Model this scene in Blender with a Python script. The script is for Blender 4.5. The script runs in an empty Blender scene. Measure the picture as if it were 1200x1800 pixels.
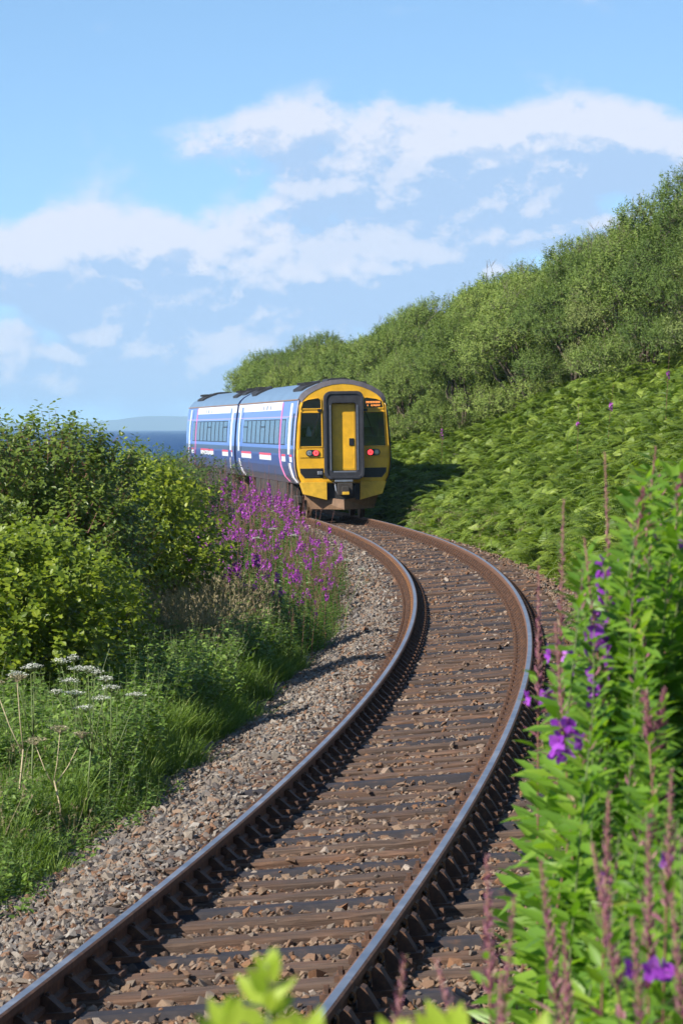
import bpy, bmesh, math, random
import numpy as np
from mathutils import Vector, Matrix, Quaternion

# ------------------------------------------------------------------ scene
SC = bpy.context.scene
COL = SC.collection
R = math.radians
rng = np.random.default_rng(7)
random.seed(7)

# camera: 140 mm lens on a bank to the right of the track
cam_d = bpy.data.cameras.new('camera')
cam = bpy.data.objects.new('camera', cam_d)
COL.objects.link(cam)
cam_d.sensor_fit = 'VERTICAL'
cam_d.sensor_height = 36.0
cam_d.sensor_width = 24.0
cam_d.lens = 140.0
cam_d.clip_start = 0.1
cam_d.clip_end = 90000.0
CAM_Z = 2.50
cam.location = (0, 0, CAM_Z)
cam.rotation_euler = (R(90) - math.atan(146 / 7000), 0, 0)
cam_d.dof.use_dof = True
cam_d.dof.focus_distance = 46.0
cam_d.dof.aperture_fstop = 19.0
SC.camera = cam

SC.render.engine = 'CYCLES'
SC.cycles.max_bounces = 7
SC.cycles.diffuse_bounces = 2
SC.cycles.glossy_bounces = 3
SC.cycles.transmission_bounces = 4
SC.cycles.transparent_max_bounces = 6
SC.cycles.volume_bounces = 0
SC.cycles.caustics_reflective = False
SC.cycles.caustics_refractive = False
SC.cycles.use_denoising = True
SC.cycles.sample_clamp_indirect = 6.0
SC.view_settings.view_transform = 'Standard'
SC.view_settings.look = 'None'
SC.view_settings.exposure = 0.80
SC.view_settings.gamma = 1.0

# sun: from the left, a little behind the camera
SUN_AZ = math.atan2(-0.83, -0.56)
SUN_EL = R(35)
to_sun = Vector((math.sin(SUN_AZ) * math.cos(SUN_EL), math.cos(SUN_AZ) * math.cos(SUN_EL), math.sin(SUN_EL)))
sd = bpy.data.lights.new('sun', 'SUN')
sd.energy = 5.0
sd.angle = R(0.53)
sd.color = (1.0, 0.95, 0.86)
sun = bpy.data.objects.new('sun', sd)
COL.objects.link(sun)
sun.rotation_euler = (-to_sun).to_track_quat('-Z', 'Y').to_euler()
sun.location = to_sun * 60


# ------------------------------------------------------------------ node helpers
class NT:
    def __init__(self, tree):
        self.t = tree
        tree.nodes.clear()

    def n(self, typ, props=None, **ins):
        nd = self.t.nodes.new(typ)
        for k, v in (props or {}).items():
            setattr(nd, k, v)
        for k, v in ins.items():
            self.set(nd, k, v)
        return nd

    def set(self, nd, k, v):
        if isinstance(k, str) and k.startswith('i') and k[1:].isdigit():
            sock = nd.inputs[int(k[1:])]
        else:
            sock = nd.inputs[k.replace('_', ' ')] if k.replace('_', ' ') in nd.inputs else nd.inputs[k]
        if isinstance(v, bpy.types.NodeSocket):
            self.t.links.new(v, sock)
        elif isinstance(v, bpy.types.Node):
            self.t.links.new(v.outputs[0], sock)
        else:
            if sock.type == 'RGBA' and len(v) == 3:
                v = (*v, 1)
            sock.default_value = v

    def math(self, op, a, b=0.0, c=None, clamp=False):
        nd = self.n('ShaderNodeMath', {'operation': op, 'use_clamp': clamp}, i0=a, i1=b)
        if c is not None:
            self.set(nd, 'i2', c)
        return nd.outputs[0]

    def ramp(self, fac, stops, interp='LINEAR'):
        nd = self.t.nodes.new('ShaderNodeValToRGB')
        cr = nd.color_ramp
        cr.interpolation = interp
        while len(cr.elements) < len(stops):
            cr.elements.new(0.5)
        for e, (p, c) in zip(cr.elements, stops):
            e.position = p
            e.color = (*c, 1) if len(c) == 3 else c
        self.set(nd, 'i0', fac)
        return nd.outputs[0]

    def noise(self, vec, scale, detail=4, rough=0.5, dist=0.0):
        nd = self.n('ShaderNodeTexNoise', None, Scale=scale, Detail=detail, Roughness=rough, Distortion=dist)
        if vec is not None:
            self.set(nd, 'Vector', vec)
        return nd.outputs[0]

    def mix(self, fac, a, b, blend='MIX'):
        nd = self.n('ShaderNodeMix', {'data_type': 'RGBA', 'blend_type': blend})
        self.set(nd, 'i0', fac)
        self.set(nd, 'i6', a)
        self.set(nd, 'i7', b)
        return nd.outputs[2]

    def mrange(self, v, a, b, c=0.0, d=1.0, smooth=True):
        nd = self.n('ShaderNodeMapRange', {'interpolation_type': 'SMOOTHSTEP' if smooth else 'LINEAR'})
        for i, x in enumerate((v, a, b, c, d)):
            self.set(nd, 'i%d' % i, x)
        return nd.outputs[0]


# ------------------------------------------------------------------ world: Nishita sky with cumulus banks
W = bpy.data.worlds.new('World')
SC.world = W
W.use_nodes = True
w = NT(W.node_tree)
tc = w.n('ShaderNodeTexCoord')
sky = w.n('ShaderNodeTexSky', {'sky_type': 'NISHITA', 'sun_disc': False, 'sun_elevation': SUN_EL, 'sun_rotation': SUN_AZ,
                               'altitude': 0.0, 'air_density': 1.0, 'dust_density': 0.3, 'ozone_density': 3.0})
# the low sky of this clear, washed northern air is as blue as the sky a little higher up: lift the lookup everywhere alike
sepd = w.n('ShaderNodeSeparateXYZ', None, Vector=tc.outputs['Generated'])
zl = w.math('ADD', w.math('MULTIPLY', w.math('ABSOLUTE', sepd.outputs[2]), 1.6), 0.13)
dirl = w.n('ShaderNodeCombineXYZ', None, X=sepd.outputs[0], Y=sepd.outputs[1], Z=zl)
w.set(sky, 'Vector', w.n('ShaderNodeVectorMath', {'operation': 'NORMALIZE'}, i0=dirl.outputs[0]))


def cloud_density(vec, detail=4.0):
    """cloud thickness along a direction: broken cumulus everywhere, and the banks seen over the sea"""
    sp = w.n('ShaderNodeSeparateXYZ', None, Vector=vec)
    x, y, z = sp.outputs
    st = w.n('ShaderNodeVectorMath', {'operation': 'MULTIPLY'}, i0=vec, i1=(1.0, 1.0, 1.45)).outputs[0]
    rm = w.n('ShaderNodeTexNoise', {'noise_type': 'RIDGED_MULTIFRACTAL', 'normalize': False}, Vector=st, Scale=26.0, Detail=detail, Roughness=0.5, Lacunarity=2.1)
    w.set(rm, 'Offset', 1.0)
    w.set(rm, 'Gain', 0.6)
    puff = w.math('SUBTRACT', 1.05, rm.outputs[0])
    fine = w.math('SUBTRACT', w.noise(st, 42.0, detail + 4.0, 0.62), 0.5)
    # broken fields over the rest of the sky
    base = w.math('MULTIPLY', w.math('SUBTRACT', w.noise(st, 3.2, 2, 0.5), 0.66), 1.3)
    front = w.mrange(y, 0.9, 0.99)
    tot = w.math('MULTIPLY', base, w.math('SUBTRACT', 1.0, front))
    # banks: (azimuth tangent, elevation tangent, half width, half height, strength)
    for ax, el, rx, rz, s in BANKS:
        dx = w.math('DIVIDE', w.math('SUBTRACT', x, ax), rx)
        dz = w.math('DIVIDE', w.math('SUBTRACT', z, el), rz)
        q = w.math('ADD', w.math('MULTIPLY', dx, dx), w.math('MULTIPLY', dz, dz))
        g = w.math('MULTIPLY', w.math('POWER', 2.718, w.math('MULTIPLY', q, -1.0)), w.math('MULTIPLY', front, s))
        tot = w.math('ADD', tot, g)
    n = w.math('ADD', w.math('MULTIPLY', puff, 0.36), w.math('MULTIPLY', fine, 1.75))
    n = w.math('MULTIPLY', n, w.mrange(tot, 0.0, 0.3, 0.5, 1.0))
    return w.math('ADD', w.math('SUBTRACT', tot, 0.26), n)


def px(x, y):
    return (x - 600) / 7000, (754 - y) / 7000


BANKS = []
for (x, y, rx, ry, s) in ((640, 230, 220, 60, .55), (430, 250, 130, 50, .28), (980, 255, 300, 70, .62), (820, 345, 330, 75, .66), (1250, 300, 220, 110, .45),
                          (360, 450, 340, 70, .68), (60, 470, 230, 80, .64), (760, 470, 170, 50, .48), (480, 530, 460, 70, .64), (960, 420, 160, 50, .36),
                          (190, 605, 85, 42, .75), (20, 610, 60, 45, .5), (330, 630, 100, 45, .55), (560, 620, 320, 60, .52), (500, 690, 800, 60, .56)):
    ax, el = px(x, y)
    BANKS.append((ax, el, rx / 7000, ry / 7000, s))
d0 = cloud_density(tc.outputs['Generated'])
off = w.n('ShaderNodeVectorMath', {'operation': 'ADD'}, i0=tc.outputs['Generated'], i1=(-0.0016, 0.0, 0.0030)).outputs[0]
d1 = cloud_density(off, 2.0)
off2 = w.n('ShaderNodeVectorMath', {'operation': 'ADD'}, i0=tc.outputs['Generated'], i1=(-0.003, 0.0, 0.0125)).outputs[0]
d2 = cloud_density(off2, 0.0)
cover = w.mrange(d0, -0.12, 0.32)
lit = w.mrange(w.math('SUBTRACT', d0, d1), -0.15, 0.22)
thick = w.mrange(d0, 0.1, 0.75)
cl_lit = (4.75, 5.0, 5.75)
cl_shade = (2.65, 3.7, 5.35)
occl = w.mrange(d2, -0.1, 0.55)
lit2 = w.math('SUBTRACT', w.math('ADD', w.math('MULTIPLY', lit, 1.1), 0.24), w.math('ADD', w.math('MULTIPLY', occl, 0.50), w.math('MULTIPLY', thick, 0.10)), clamp=True)
cl_col = w.mix(lit2, cl_shade, cl_lit)
skyg = w.n('ShaderNodeGamma', None, Color=sky.outputs[0], Gamma=1.1).outputs[0]
skyc = w.mix(1.0, skyg, (1.10, 1.13, 1.06), 'MULTIPLY')
allc = w.mix(w.math('MULTIPLY', cover, 0.93), skyc, cl_col)
bg = w.n('ShaderNodeBackground', None, Color=allc, Strength=0.10)
w.n('ShaderNodeOutputWorld', None, Surface=bg)


# ------------------------------------------------------------------ mesh helpers
def tag(o, label=None, cat=None, group=None, kind=None):
    if label: o['label'] = label
    if cat: o['category'] = cat
    if group: o['group'] = group
    if kind: o['kind'] = kind
    return o


def link(o, parent=None):
    COL.objects.link(o)
    if parent is not None:
        o.parent = parent
    return o


def empty(name, loc=(0, 0, 0), rot=(0, 0, 0)):
    o = bpy.data.objects.new(name, None)
    o.location = loc
    o.rotation_euler = rot
    return link(o)


def obj(name, me, parent=None, mat=None):
    o = bpy.data.objects.new(name, me)
    if mat is not None and not me.materials:
        me.materials.append(mat)
    return link(o, parent)


def fast_mesh(name, parts, mats, smooth=False):
    """parts: list of (V (n,3), F (m,k), material index, tint (n,) or None) -> one mesh"""
    Vs, loops, starts, tots, mi, tints = [], [], [], [], [], []
    vo = lo = 0
    for p in parts:
        V, F, m = np.asarray(p[0], float), np.asarray(p[1], int), p[2]
        if len(V) == 0 or len(F) == 0:
            continue
        t = p[3] if len(p) > 3 and p[3] is not None else np.full(len(V), .5)
        k = F.shape[1]
        Vs.append(V)
        loops.append((F + vo).ravel())
        starts.append(lo + np.arange(len(F)) * k)
        tots.append(np.full(len(F), k))
        mi.append(np.full(len(F), m))
        tints.append(t)
        vo += len(V)
        lo += F.size
    V = np.concatenate(Vs); L = np.concatenate(loops); S = np.concatenate(starts); M = np.concatenate(mi); T = np.concatenate(tints)
    me = bpy.data.meshes.new(name)
    me.vertices.add(len(V)); me.vertices.foreach_set('co', V.astype(np.float32).ravel())
    me.loops.add(len(L)); me.loops.foreach_set('vertex_index', L.astype(np.int32))
    me.polygons.add(len(S)); me.polygons.foreach_set('loop_start', S.astype(np.int32))
    for m in mats:
        me.materials.append(m)
    me.polygons.foreach_set('material_index', M.astype(np.int32))
    me.polygons.foreach_set('use_smooth', np.full(len(S), smooth, dtype=bool))
    a = me.attributes.new('tint', 'FLOAT', 'POINT')
    a.data.foreach_set('value', T.astype(np.float32))
    me.update(calc_edges=True)
    me.validate()
    return me


class MB:
    """collects polygons for one small mesh"""
    def __init__(self):
        self.v, self.f, self.m = [], [], []

    def add(self, V, F, m=0):
        o = len(self.v)
        self.v += [tuple(p) for p in V]
        self.f += [tuple(i + o for i in f) for f in F]
        self.m += [m] * len(F)
        return self

    def box(self, x0, x1, y0, y1, z0, z1, m=0):
        V = [(x, y, z) for z in (z0, z1) for y in (y0, y1) for x in (x0, x1)]
        return self.add(V, [(0, 2, 3, 1), (4, 5, 7, 6), (0, 1, 5, 4), (2, 6, 7, 3), (0, 4, 6, 2), (1, 3, 7, 5)], m)

    def prism(self, poly, y0, y1, m=0):
        """poly in (x,z), counter-clockwise seen from -y"""
        n = len(poly)
        V = [(x, y0, z) for x, z in poly] + [(x, y1, z) for x, z in poly]
        F = [tuple(range(n)), tuple(range(2 * n - 1, n - 1, -1))]
        F += [(i, i + n, (i + 1) % n + n, (i + 1) % n) for i in range(n)]
        return self.add(V, F, m)

    def frame(self, outer, inner, y0, y1, m=0):
        """ring between two loops with the same number of points, (x,z), y0 front"""
        n = len(outer)
        V = [(x, y0, z) for x, z in outer] + [(x, y0, z) for x, z in inner] + [(x, y1, z) for x, z in outer] + [(x, y1, z) for x, z in inner]
        F = []
        for i in range(n):
            j = (i + 1) % n
            F += [(i, j, j + n, i + n), (i + 2 * n, i + 3 * n, j + 3 * n, j + 2 * n), (i, i + 2 * n, j + 2 * n, j), (i + n, j + n, j + 3 * n, i + 3 * n)]
        return self.add(V, F, m)

    def tube(self, pts, rad, n=6, m=0, caps=True):
        pts = [Vector(p) for p in pts]
        rads = rad if hasattr(rad, '__len__') else [rad] * len(pts)
        V, F = [], []
        for i, p in enumerate(pts):
            t = (pts[min(i + 1, len(pts) - 1)] - pts[max(i - 1, 0)]).normalized()
            a = t.orthogonal().normalized() if i == 0 else (a - t * a.dot(t)).normalized()
            b = t.cross(a)
            for k in range(n):
                an = 2 * math.pi * k / n
                V.append(p + (a * math.cos(an) + b * math.sin(an)) * rads[i])
        for i in range(len(pts) - 1):
            for k in range(n):
                F.append((i * n + k, i * n + (k + 1) % n, (i + 1) * n + (k + 1) % n, (i + 1) * n + k))
        if caps:
            F.append(tuple(range(n - 1, -1, -1)))
            F.append(tuple((len(pts) - 1) * n + k for k in range(n)))
        return self.add(V, F, m)

    def disc(self, c, r0, y0, y1, n=20, m=0):
        """short cylinder along y"""
        return self.prism([(c[0] + r0 * math.cos(2 * math.pi * k / n), c[1] + r0 * math.sin(2 * math.pi * k / n)) for k in range(n)], y0, y1, m)

    def mesh(self, name, mats, smooth=False, bevel=0.0):
        me = bpy.data.meshes.new(name)
        me.from_pydata([tuple(p) for p in self.v], [], self.f)
        for mt in (mats if isinstance(mats, (list, tuple)) else [mats]):
            me.materials.append(mt)
        me.polygons.foreach_set('material_index', np.array(self.m, dtype=np.int32))
        bm = bmesh.new()
        bm.from_mesh(me)
        bmesh.ops.recalc_face_normals(bm, faces=bm.faces)
        if bevel:
            bmesh.ops.bevel(bm, geom=[e for e in bm.edges if len(e.link_faces) == 2 and e.calc_face_angle(0) > 0.5], offset=bevel, segments=2, profile=0.6, affect='EDGES', clamp_overlap=True)
        bm.to_mesh(me)
        bm.free()
        me.polygons.foreach_set('use_smooth', np.full(len(me.polygons), smooth, dtype=bool))
        me.update()
        return me


def rounded(x0, x1, z0, z1, r, n=5):
    P = []
    for cx, cz, a0 in ((x0 + r, z0 + r, 180), (x1 - r, z0 + r, 270), (x1 - r, z1 - r, 0), (x0 + r, z1 - r, 90)):
        for k in range(n + 1):
            a = R(a0 + 90 * k / n)
            P.append((cx + r * math.cos(a), cz + r * math.sin(a)))
    return P


def unit(a):
    return a / np.maximum(np.linalg.norm(a, axis=-1, keepdims=True), 1e-9)


def place(tv, tf, P, T, N, S, tint=None):
    """copies of a template (x across, y along, z normal) at P, along T, facing N, scaled S (n,) or (n,3)"""
    T = unit(T)
    X = unit(np.cross(T, N))
    Z = np.cross(X, T)
    n, m = len(P), len(tv)
    S = np.asarray(S, float)
    if S.ndim == 1:
        S = np.repeat(S[:, None], 3, 1)
    tvs = tv[None] * S[:, None, :]
    V = P[:, None] + tvs[..., 0:1] * X[:, None] + tvs[..., 1:2] * T[:, None] + tvs[..., 2:3] * Z[:, None]
    F = tf[None] + (np.arange(n) * m)[:, None, None]
    if tint is None:
        tint = rng.random(n)
    return V.reshape(-1, 3), F.reshape(-1, tf.shape[1]), np.repeat(tint, m)


def tubes(A, B, r0, r1, sides=3):
    """straight tapered twigs from A to B"""
    n = len(A)
    T = unit(B - A)
    ref = np.where(np.abs(T[:, 2:3]) > .9, np.array([[1., 0, 0]]), np.array([[0, 0, 1.]]))
    X = unit(np.cross(T, ref)); Y = np.cross(T, X)
    V = np.zeros((n, 2 * sides, 3))
    r0 = np.broadcast_to(r0, (n,)); r1 = np.broadcast_to(r1, (n,))
    for k in range(sides):
        a = 2 * math.pi * k / sides
        d = X * math.cos(a) + Y * math.sin(a)
        V[:, k] = A + d * r0[:, None]
        V[:, sides + k] = B + d * r1[:, None]
    f = np.array([(k, (k + 1) % sides, sides + (k + 1) % sides, sides + k) for k in range(sides)])
    F = f[None] + (np.arange(n) * 2 * sides)[:, None, None]
    return V.reshape(-1, 3), F.reshape(-1, 4), np.repeat(rng.random(n), 2 * sides)


def rdir(n, g=rng):
    return unit(g.normal(size=(n, 3)))


# leaf templates, unit length along y
L_DIAMOND = (np.array([(0, 0, 0), (-.5, .42, .10), (0, 1, -.04), (.5, .42, .10)], float), np.array([(0, 3, 2), (0, 2, 1)]))
_lv = np.array([(0, 0, 0), (0, .36, -.03), (0, .70, -.06), (0, 1, -.16), (-.5, .32, .07), (-.36, .68, .0), (.5, .32, .07), (.36, .68, .0)], float)
_lf = np.array([(0, 1, 4), (1, 5, 4), (1, 2, 5), (2, 3, 5), (0, 6, 1), (1, 6, 7), (1, 7, 2), (2, 7, 3)])
L_OVATE = (_lv, _lf)
L_LANCE = (_lv * np.array([1, 1, 1.0]), _lf)

# ------------------------------------------------------------------ the track's line (arc of about 475 m radius, easing to straight under the train)
_s = np.arange(-20, 330, 0.5)
_k = np.interp(_s, [-20, 60, 90, 125, 140], [2.086e-3, 2.086e-3, 2.152e-3, 1.076e-3, 0])
_th = 0.143931 - (np.cumsum(_k) * .5 - np.sum(_k[_s < 0]) * .5)
_X = np.cumsum(np.sin(_th)) * .5
_Y = np.cumsum(np.cos(_th)) * .5
_X += -2.9237 - np.interp(0, _s, _X)
_Y += 0 - np.interp(0, _s, _Y)


def cant(s):
    return np.interp(s, [0, 75, 111], [0.126, 0.126, 0.02]) / 1.505


def TF(s, u, w_):
    """track frame -> world: s along, u to the right, w_ above rail top"""
    s = np.asarray(s, float)
    x, y, th, c = np.interp(s, _s, _X), np.interp(s, _s, _Y), np.interp(s, _s, _th), cant(s)
    uu = u - 0 * s
    return np.stack([x + uu * np.cos(th), y - uu * np.sin(th), w_ + uu * c * np.where(np.abs(uu) < 2.2, 1, 2.2 / np.maximum(np.abs(uu), 2.2))], -1)


def track_u(X, Y):
    th = np.interp(Y, _Y, _th)
    return (X - np.interp(Y, _Y, _X)) * np.cos(th)


_gu = [-400, -75, -30, -12, -5, -2.6, -2.1, 1.8, 2.05, 2.4, 2.9, 4, 6, 9, 14, 25, 60, 400]
_gz = [-7, -7, -2.2, -0.8, -.48, -.42, -.7, -.7, -.35, .2, .62, 1.2, 2.0, 2.9, 5.2, 10, 20, 30]


def ground_z(X, Y):
    X = np.asarray(X, float); Y = np.asarray(Y, float)
    u = track_u(X, Y)
    z = np.interp(u, _gu, _gz)
    bump = .10 * np.sin(X * 1.3 + Y * .41) * np.sin(Y * .77 - X * .6) + .05 * np.sin(X * 3.1 + 1) * np.sin(Y * 2.3)
    z = z + bump * np.clip((np.abs(u) - 2.4) / 2, 0, 1)
    z = z + np.interp(u, [3.5, 6, 9, 14, 25], [0, .6, 1.3, 1.2, 0]) * np.clip((150 - Y) / 30, 0, 1) * np.clip((Y - 15) / 30, 0, 1)
    t = np.clip((Y - 225) / 50, 0, 1)
    t = t * t * (3 - 2 * t)
    return z * (1 - t) + -7 * t


def SU(s, u, dz=0.0):
    """ground point at track station s and offset u"""
    p = TF(s, u, 0.0)
    p[..., 2] = ground_z(p[..., 0], p[..., 1]) + dz
    return p

# ------------------------------------------------------------------ materials
def new_mat(name):
    m = bpy.data.materials.new(name)
    m.use_nodes = True
    return m, NT(m.node_tree)


def finish(t, shader, disp=None):
    o = t.n('ShaderNodeOutputMaterial', None, Surface=shader)
    return o


def leaf_mat(name, stops, transl=0.35, rough=0.5, spec=0.35, tcol=(1.15, 1.25, 0.5), orand=.3):
    m, t = new_mat(name)
    at = t.n('ShaderNodeAttribute', {'attribute_name': 'tint'})
    oi = t.n('ShaderNodeObjectInfo')
    v = t.math('ADD', t.math('MULTIPLY', at.outputs['Fac'], 1 - orand), t.math('MULTIPLY', oi.outputs['Random'], orand))
    c = t.ramp(v, stops)
    p = t.n('ShaderNodeBsdfPrincipled', None, Base_Color=c, Roughness=rough)
    p.inputs['Specular IOR Level'].default_value = spec
    tr = t.n('ShaderNodeBsdfTranslucent', None, Color=t.mix(1.0, c, tcol, 'MULTIPLY'))
    finish(t, t.n('ShaderNodeMixShader', None, i0=transl, i1=p, i2=tr))
    return m


def plain(name, col, rough=0.5, metal=0.0, spec=0.5, noise=0.0, nscale=8.0, bump=0.0, coat=0.0):
    m, t = new_mat(name)
    p = t.n('ShaderNodeBsdfPrincipled', None, Roughness=rough, Metallic=metal)
    p.inputs['Specular IOR Level'].default_value = spec
    p.inputs['Coat Weight'].default_value = coat
    p.inputs['Coat Roughness'].default_value = 0.12
    tc = t.n('ShaderNodeTexCoord')
    nz = t.noise(tc.outputs['Object'], nscale, 6, .6)
    if noise:
        t.set(p, 'Base Color', t.ramp(nz, [(.3, tuple(c * (1 - noise) for c in col)), (.7, tuple(min(1, c * (1 + noise)) for c in col))]))
    else:
        t.set(p, 'Base Color', col)
    if bump:
        t.set(p, 'Normal', t.n('ShaderNodeBump', None, Strength=bump, Distance=.01, Height=nz))
    finish(t, p)
    return m


def emit(name, col, strength):
    m, t = new_mat(name)
    p = t.n('ShaderNodeBsdfPrincipled', None, Base_Color=col, Roughness=.3)
    t.set(p, 'Emission Color', col)
    t.set(p, 'Emission Strength', strength)
    finish(t, p)
    return m


M = {}
M['shrub_dark'] = leaf_mat('shrub_dark_leaf', [(0, (.075, .12, .016)), (.55, (.165, .225, .032)), (.85, (.26, .315, .058)), (1, (.36, .38, .10))], .40, .38, .5)
M['shrub_yellow'] = leaf_mat('shrub_yellow_leaf', [(0, (.10, .155, .014)), (.5, (.215, .275, .020)), (.85, (.34, .375, .030)), (1, (.46, .42, .05))], .42, .42, .4)
M['shrub_mid'] = leaf_mat('shrub_mid_leaf', [(0, (.045, .09, .018)), (.6, (.10, .165, .034)), (1, (.16, .23, .055))], .32, .45, .4)
M['nettle'] = leaf_mat('nettle_leaf', [(0, (.07, .13, .022)), (.6, (.145, .235, .04)), (.95, (.24, .33, .07)), (1, (.30, .36, .09))], .36, .5, .35)
M['grass'] = leaf_mat('grass_blade', [(0, (.075, .135, .02)), (.6, (.16, .25, .042)), (.94, (.24, .31, .07)), (1, (.32, .32, .12))], .42, .5, .3)
M['dry'] = leaf_mat('dry_grass_blade', [(0, (.16, .135, .07)), (.5, (.28, .23, .135)), (.8, (.39, .31, .20)), (1, (.16, .20, .07))], .35, .7, .2)
M['bracken'] = leaf_mat('bracken_frond', [(0, (.060, .115, .014)), (.4, (.145, .215, .024)), (.85, (.26, .33, .042)), (.96, (.32, .36, .07)), (1, (.34, .25, .09))], .40, .5, .4, (1.15, 1.25, .5), .5)
M['willow'] = leaf_mat('willow_leaf', [(0, (.075, .12, .022)), (.5, (.17, .235, .050)), (.9, (.28, .335, .082)), (1, (.35, .37, .13))], .26, .6, .25, (1.15, 1.25, .5), .35)
M['willow_dark'] = leaf_mat('willow_dark_leaf', [(0, (.055, .095, .018)), (.5, (.12, .18, .038)), (.9, (.21, .27, .06)), (1, (.27, .30, .09))], .26, .6, .25, (1.15, 1.25, .5), .35)
M['willow_grey'] = leaf_mat('willow_grey_leaf', [(0, (.085, .12, .03)), (.5, (.18, .225, .065)), (.9, (.28, .32, .10)), (1, (.36, .38, .15))], .24, .6, .25, (1.15, 1.25, .5), .35)
M['evergreen'] = leaf_mat('evergreen_leaf', [(0, (.012, .026, .010)), (1, (.035, .060, .022))], .15, .5, .3)
M['herb'] = leaf_mat('willowherb_leaf', [(0, (.05, .115, .02)), (.6, (.105, .20, .036)), (.92, (.17, .27, .05)), (1, (.28, .30, .08))], .38, .45, .4)
M['herb_near'] = leaf_mat('willowherb_broad_leaf', [(0, (.085, .19, .022)), (.6, (.165, .30, .032)), (.92, (.25, .38, .038)), (1, (.38, .44, .05))], .48, .42, .4)
M['petal'] = leaf_mat('willowherb_petal', [(0, (.21, .024, .24)), (.6, (.39, .055, .42)), (1, (.60, .17, .60))], .35, .6, .2, (1.1, .8, 1.1))
M['petal_near'] = leaf_mat('willowherb_open_petal', [(0, (.22, .03, .36)), (.6, (.38, .07, .55)), (1, (.6, .22, .72))], .4, .6, .2, (1.1, .8, 1.1))
M['bud'] = leaf_mat('willowherb_bud', [(0, (.20, .07, .09)), (.6, (.32, .13, .15)), (1, (.34, .26, .14))], .3, .6, .2, (1.1, .9, .9))
M['sprig'] = leaf_mat('sprig_leaf', [(0, (.30, .42, .04)), (1, (.46, .56, .06))], .5, .45, .3)
M['bud_near'] = leaf_mat('willowherb_near_bud', [(0, (.26, .09, .13)), (.5, (.42, .17, .24)), (.8, (.46, .25, .24)), (1, (.30, .32, .10))], .35, .6, .2, (1.1, .9, .9))
M['umbel'] = leaf_mat('umbel_white', [(0, (.45, .46, .34)), (.6, (.66, .66, .56)), (1, (.8, .8, .74))], .3, .7, .2, (1, 1, 1))
M['umbel_seed'] = leaf_mat('umbel_seed', [(0, (.26, .21, .11)), (1, (.5, .45, .30))], .3, .7, .2, (1, 1, 1))
M['stem'] = plain('green_stem', (.10, .13, .035), .6, noise=.3, nscale=30)
M['stem_red'] = plain('reddish_stem', (.20, .085, .06), .6, noise=.3, nscale=30)
M['stem_dry'] = plain('dry_stem', (.36, .29, .17), .7, noise=.3, nscale=30)
M['bark'] = plain('bark', (.10, .075, .05), .85, noise=.4, nscale=12, bump=.4)
M['twig'] = plain('grey_twig', (.14, .11, .085), .85, noise=.3, nscale=12)


def soil():
    m, t = new_mat('soil_and_litter')
    g = t.n('ShaderNodeNewGeometry')
    a = t.noise(g.outputs['Position'], 1.4, 8, .65)
    b = t.noise(g.outputs['Position'], 18, 5, .6)
    c = t.mix(b, t.ramp(a, [(.3, (.025, .035, .010)), (.55, (.05, .06, .018)), (.75, (.085, .065, .035))]), (.03, .028, .016))
    p = t.n('ShaderNodeBsdfPrincipled', None, Base_Color=c, Roughness=.95)
    t.set(p, 'Normal', t.n('ShaderNodeBump', None, Strength=.6, Distance=.04, Height=b))
    finish(t, p)
    return m


def ballast_mat(name, stops, tone):
    """the loose stones: colour differs from stone to stone"""
    m, t = new_mat(name)
    oi = t.n('ShaderNodeObjectInfo')
    tc = t.n('ShaderNodeTexCoord')
    n = t.noise(tc.outputs['Object'], 30, 6, .65)
    c = t.ramp(oi.outputs['Random'], stops, 'CONSTANT')
    c = t.mix(t.mrange(n, .35, .7), t.mix(1.0, c, (.55, .50, .46), 'MULTIPLY'), c)
    c = t.mix(1.0, c, tone, 'MULTIPLY')
    p = t.n('ShaderNodeBsdfPrincipled', None, Base_Color=c, Roughness=.85)
    p.inputs['Specular IOR Level'].default_value = .3
    t.set(p, 'Normal', t.n('ShaderNodeBump', None, Strength=.5, Distance=.006, Height=n))
    finish(t, p)
    return m


_st = [(0, (.34, .29, .24)), (.14, (.42, .37, .31)), (.28, (.25, .22, .20)), (.42, (.40, .29, .21)), (.55, (.31, .30, .29)), (.68, (.46, .42, .37)), (.78, (.36, .21, .13)), (.86, (.16, .145, .14)), (.95, (.56, .53, .48))]
_st2 = [(0, (.27, .18, .12)), (.18, (.33, .25, .18)), (.36, (.20, .145, .11)), (.52, (.30, .17, .095)), (.66, (.25, .22, .19)), (.80, (.36, .29, .23)), (.90, (.13, .10, .085)), (.96, (.46, .42, .37))]
M['stone'] = ballast_mat('ballast_stone', _st, (.67, .645, .62))
M['stone_rust'] = ballast_mat('ballast_stone_rusty', _st2, (.80, .73, .68))


def bed_mat():
    m, t = new_mat('ballast_bed')
    g = t.n('ShaderNodeNewGeometry')
    v = t.n('ShaderNodeTexVoronoi', None, Scale=26.0)
    t.set(v, 'Vector', g.outputs['Position'])
    sp = t.n('ShaderNodeSeparateColor', None, i0=v.outputs['Color'])
    c = t.ramp(sp.outputs[0], [(0, (.12, .09, .07)), (.3, (.22, .17, .13)), (.6, (.16, .13, .12)), (.8, (.26, .18, .12)), (1, (.30, .27, .24))], 'CONSTANT')
    c = t.mix(t.mrange(v.outputs['Distance'], .35, .75), c, (.05, .04, .033))
    p = t.n('ShaderNodeBsdfPrincipled', None, Base_Color=c, Roughness=.9)
    t.set(p, 'Normal', t.n('ShaderNodeBump', {'invert': True}, Strength=1.0, Distance=.03, Height=v.outputs['Distance']))
    finish(t, p)
    return m


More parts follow.
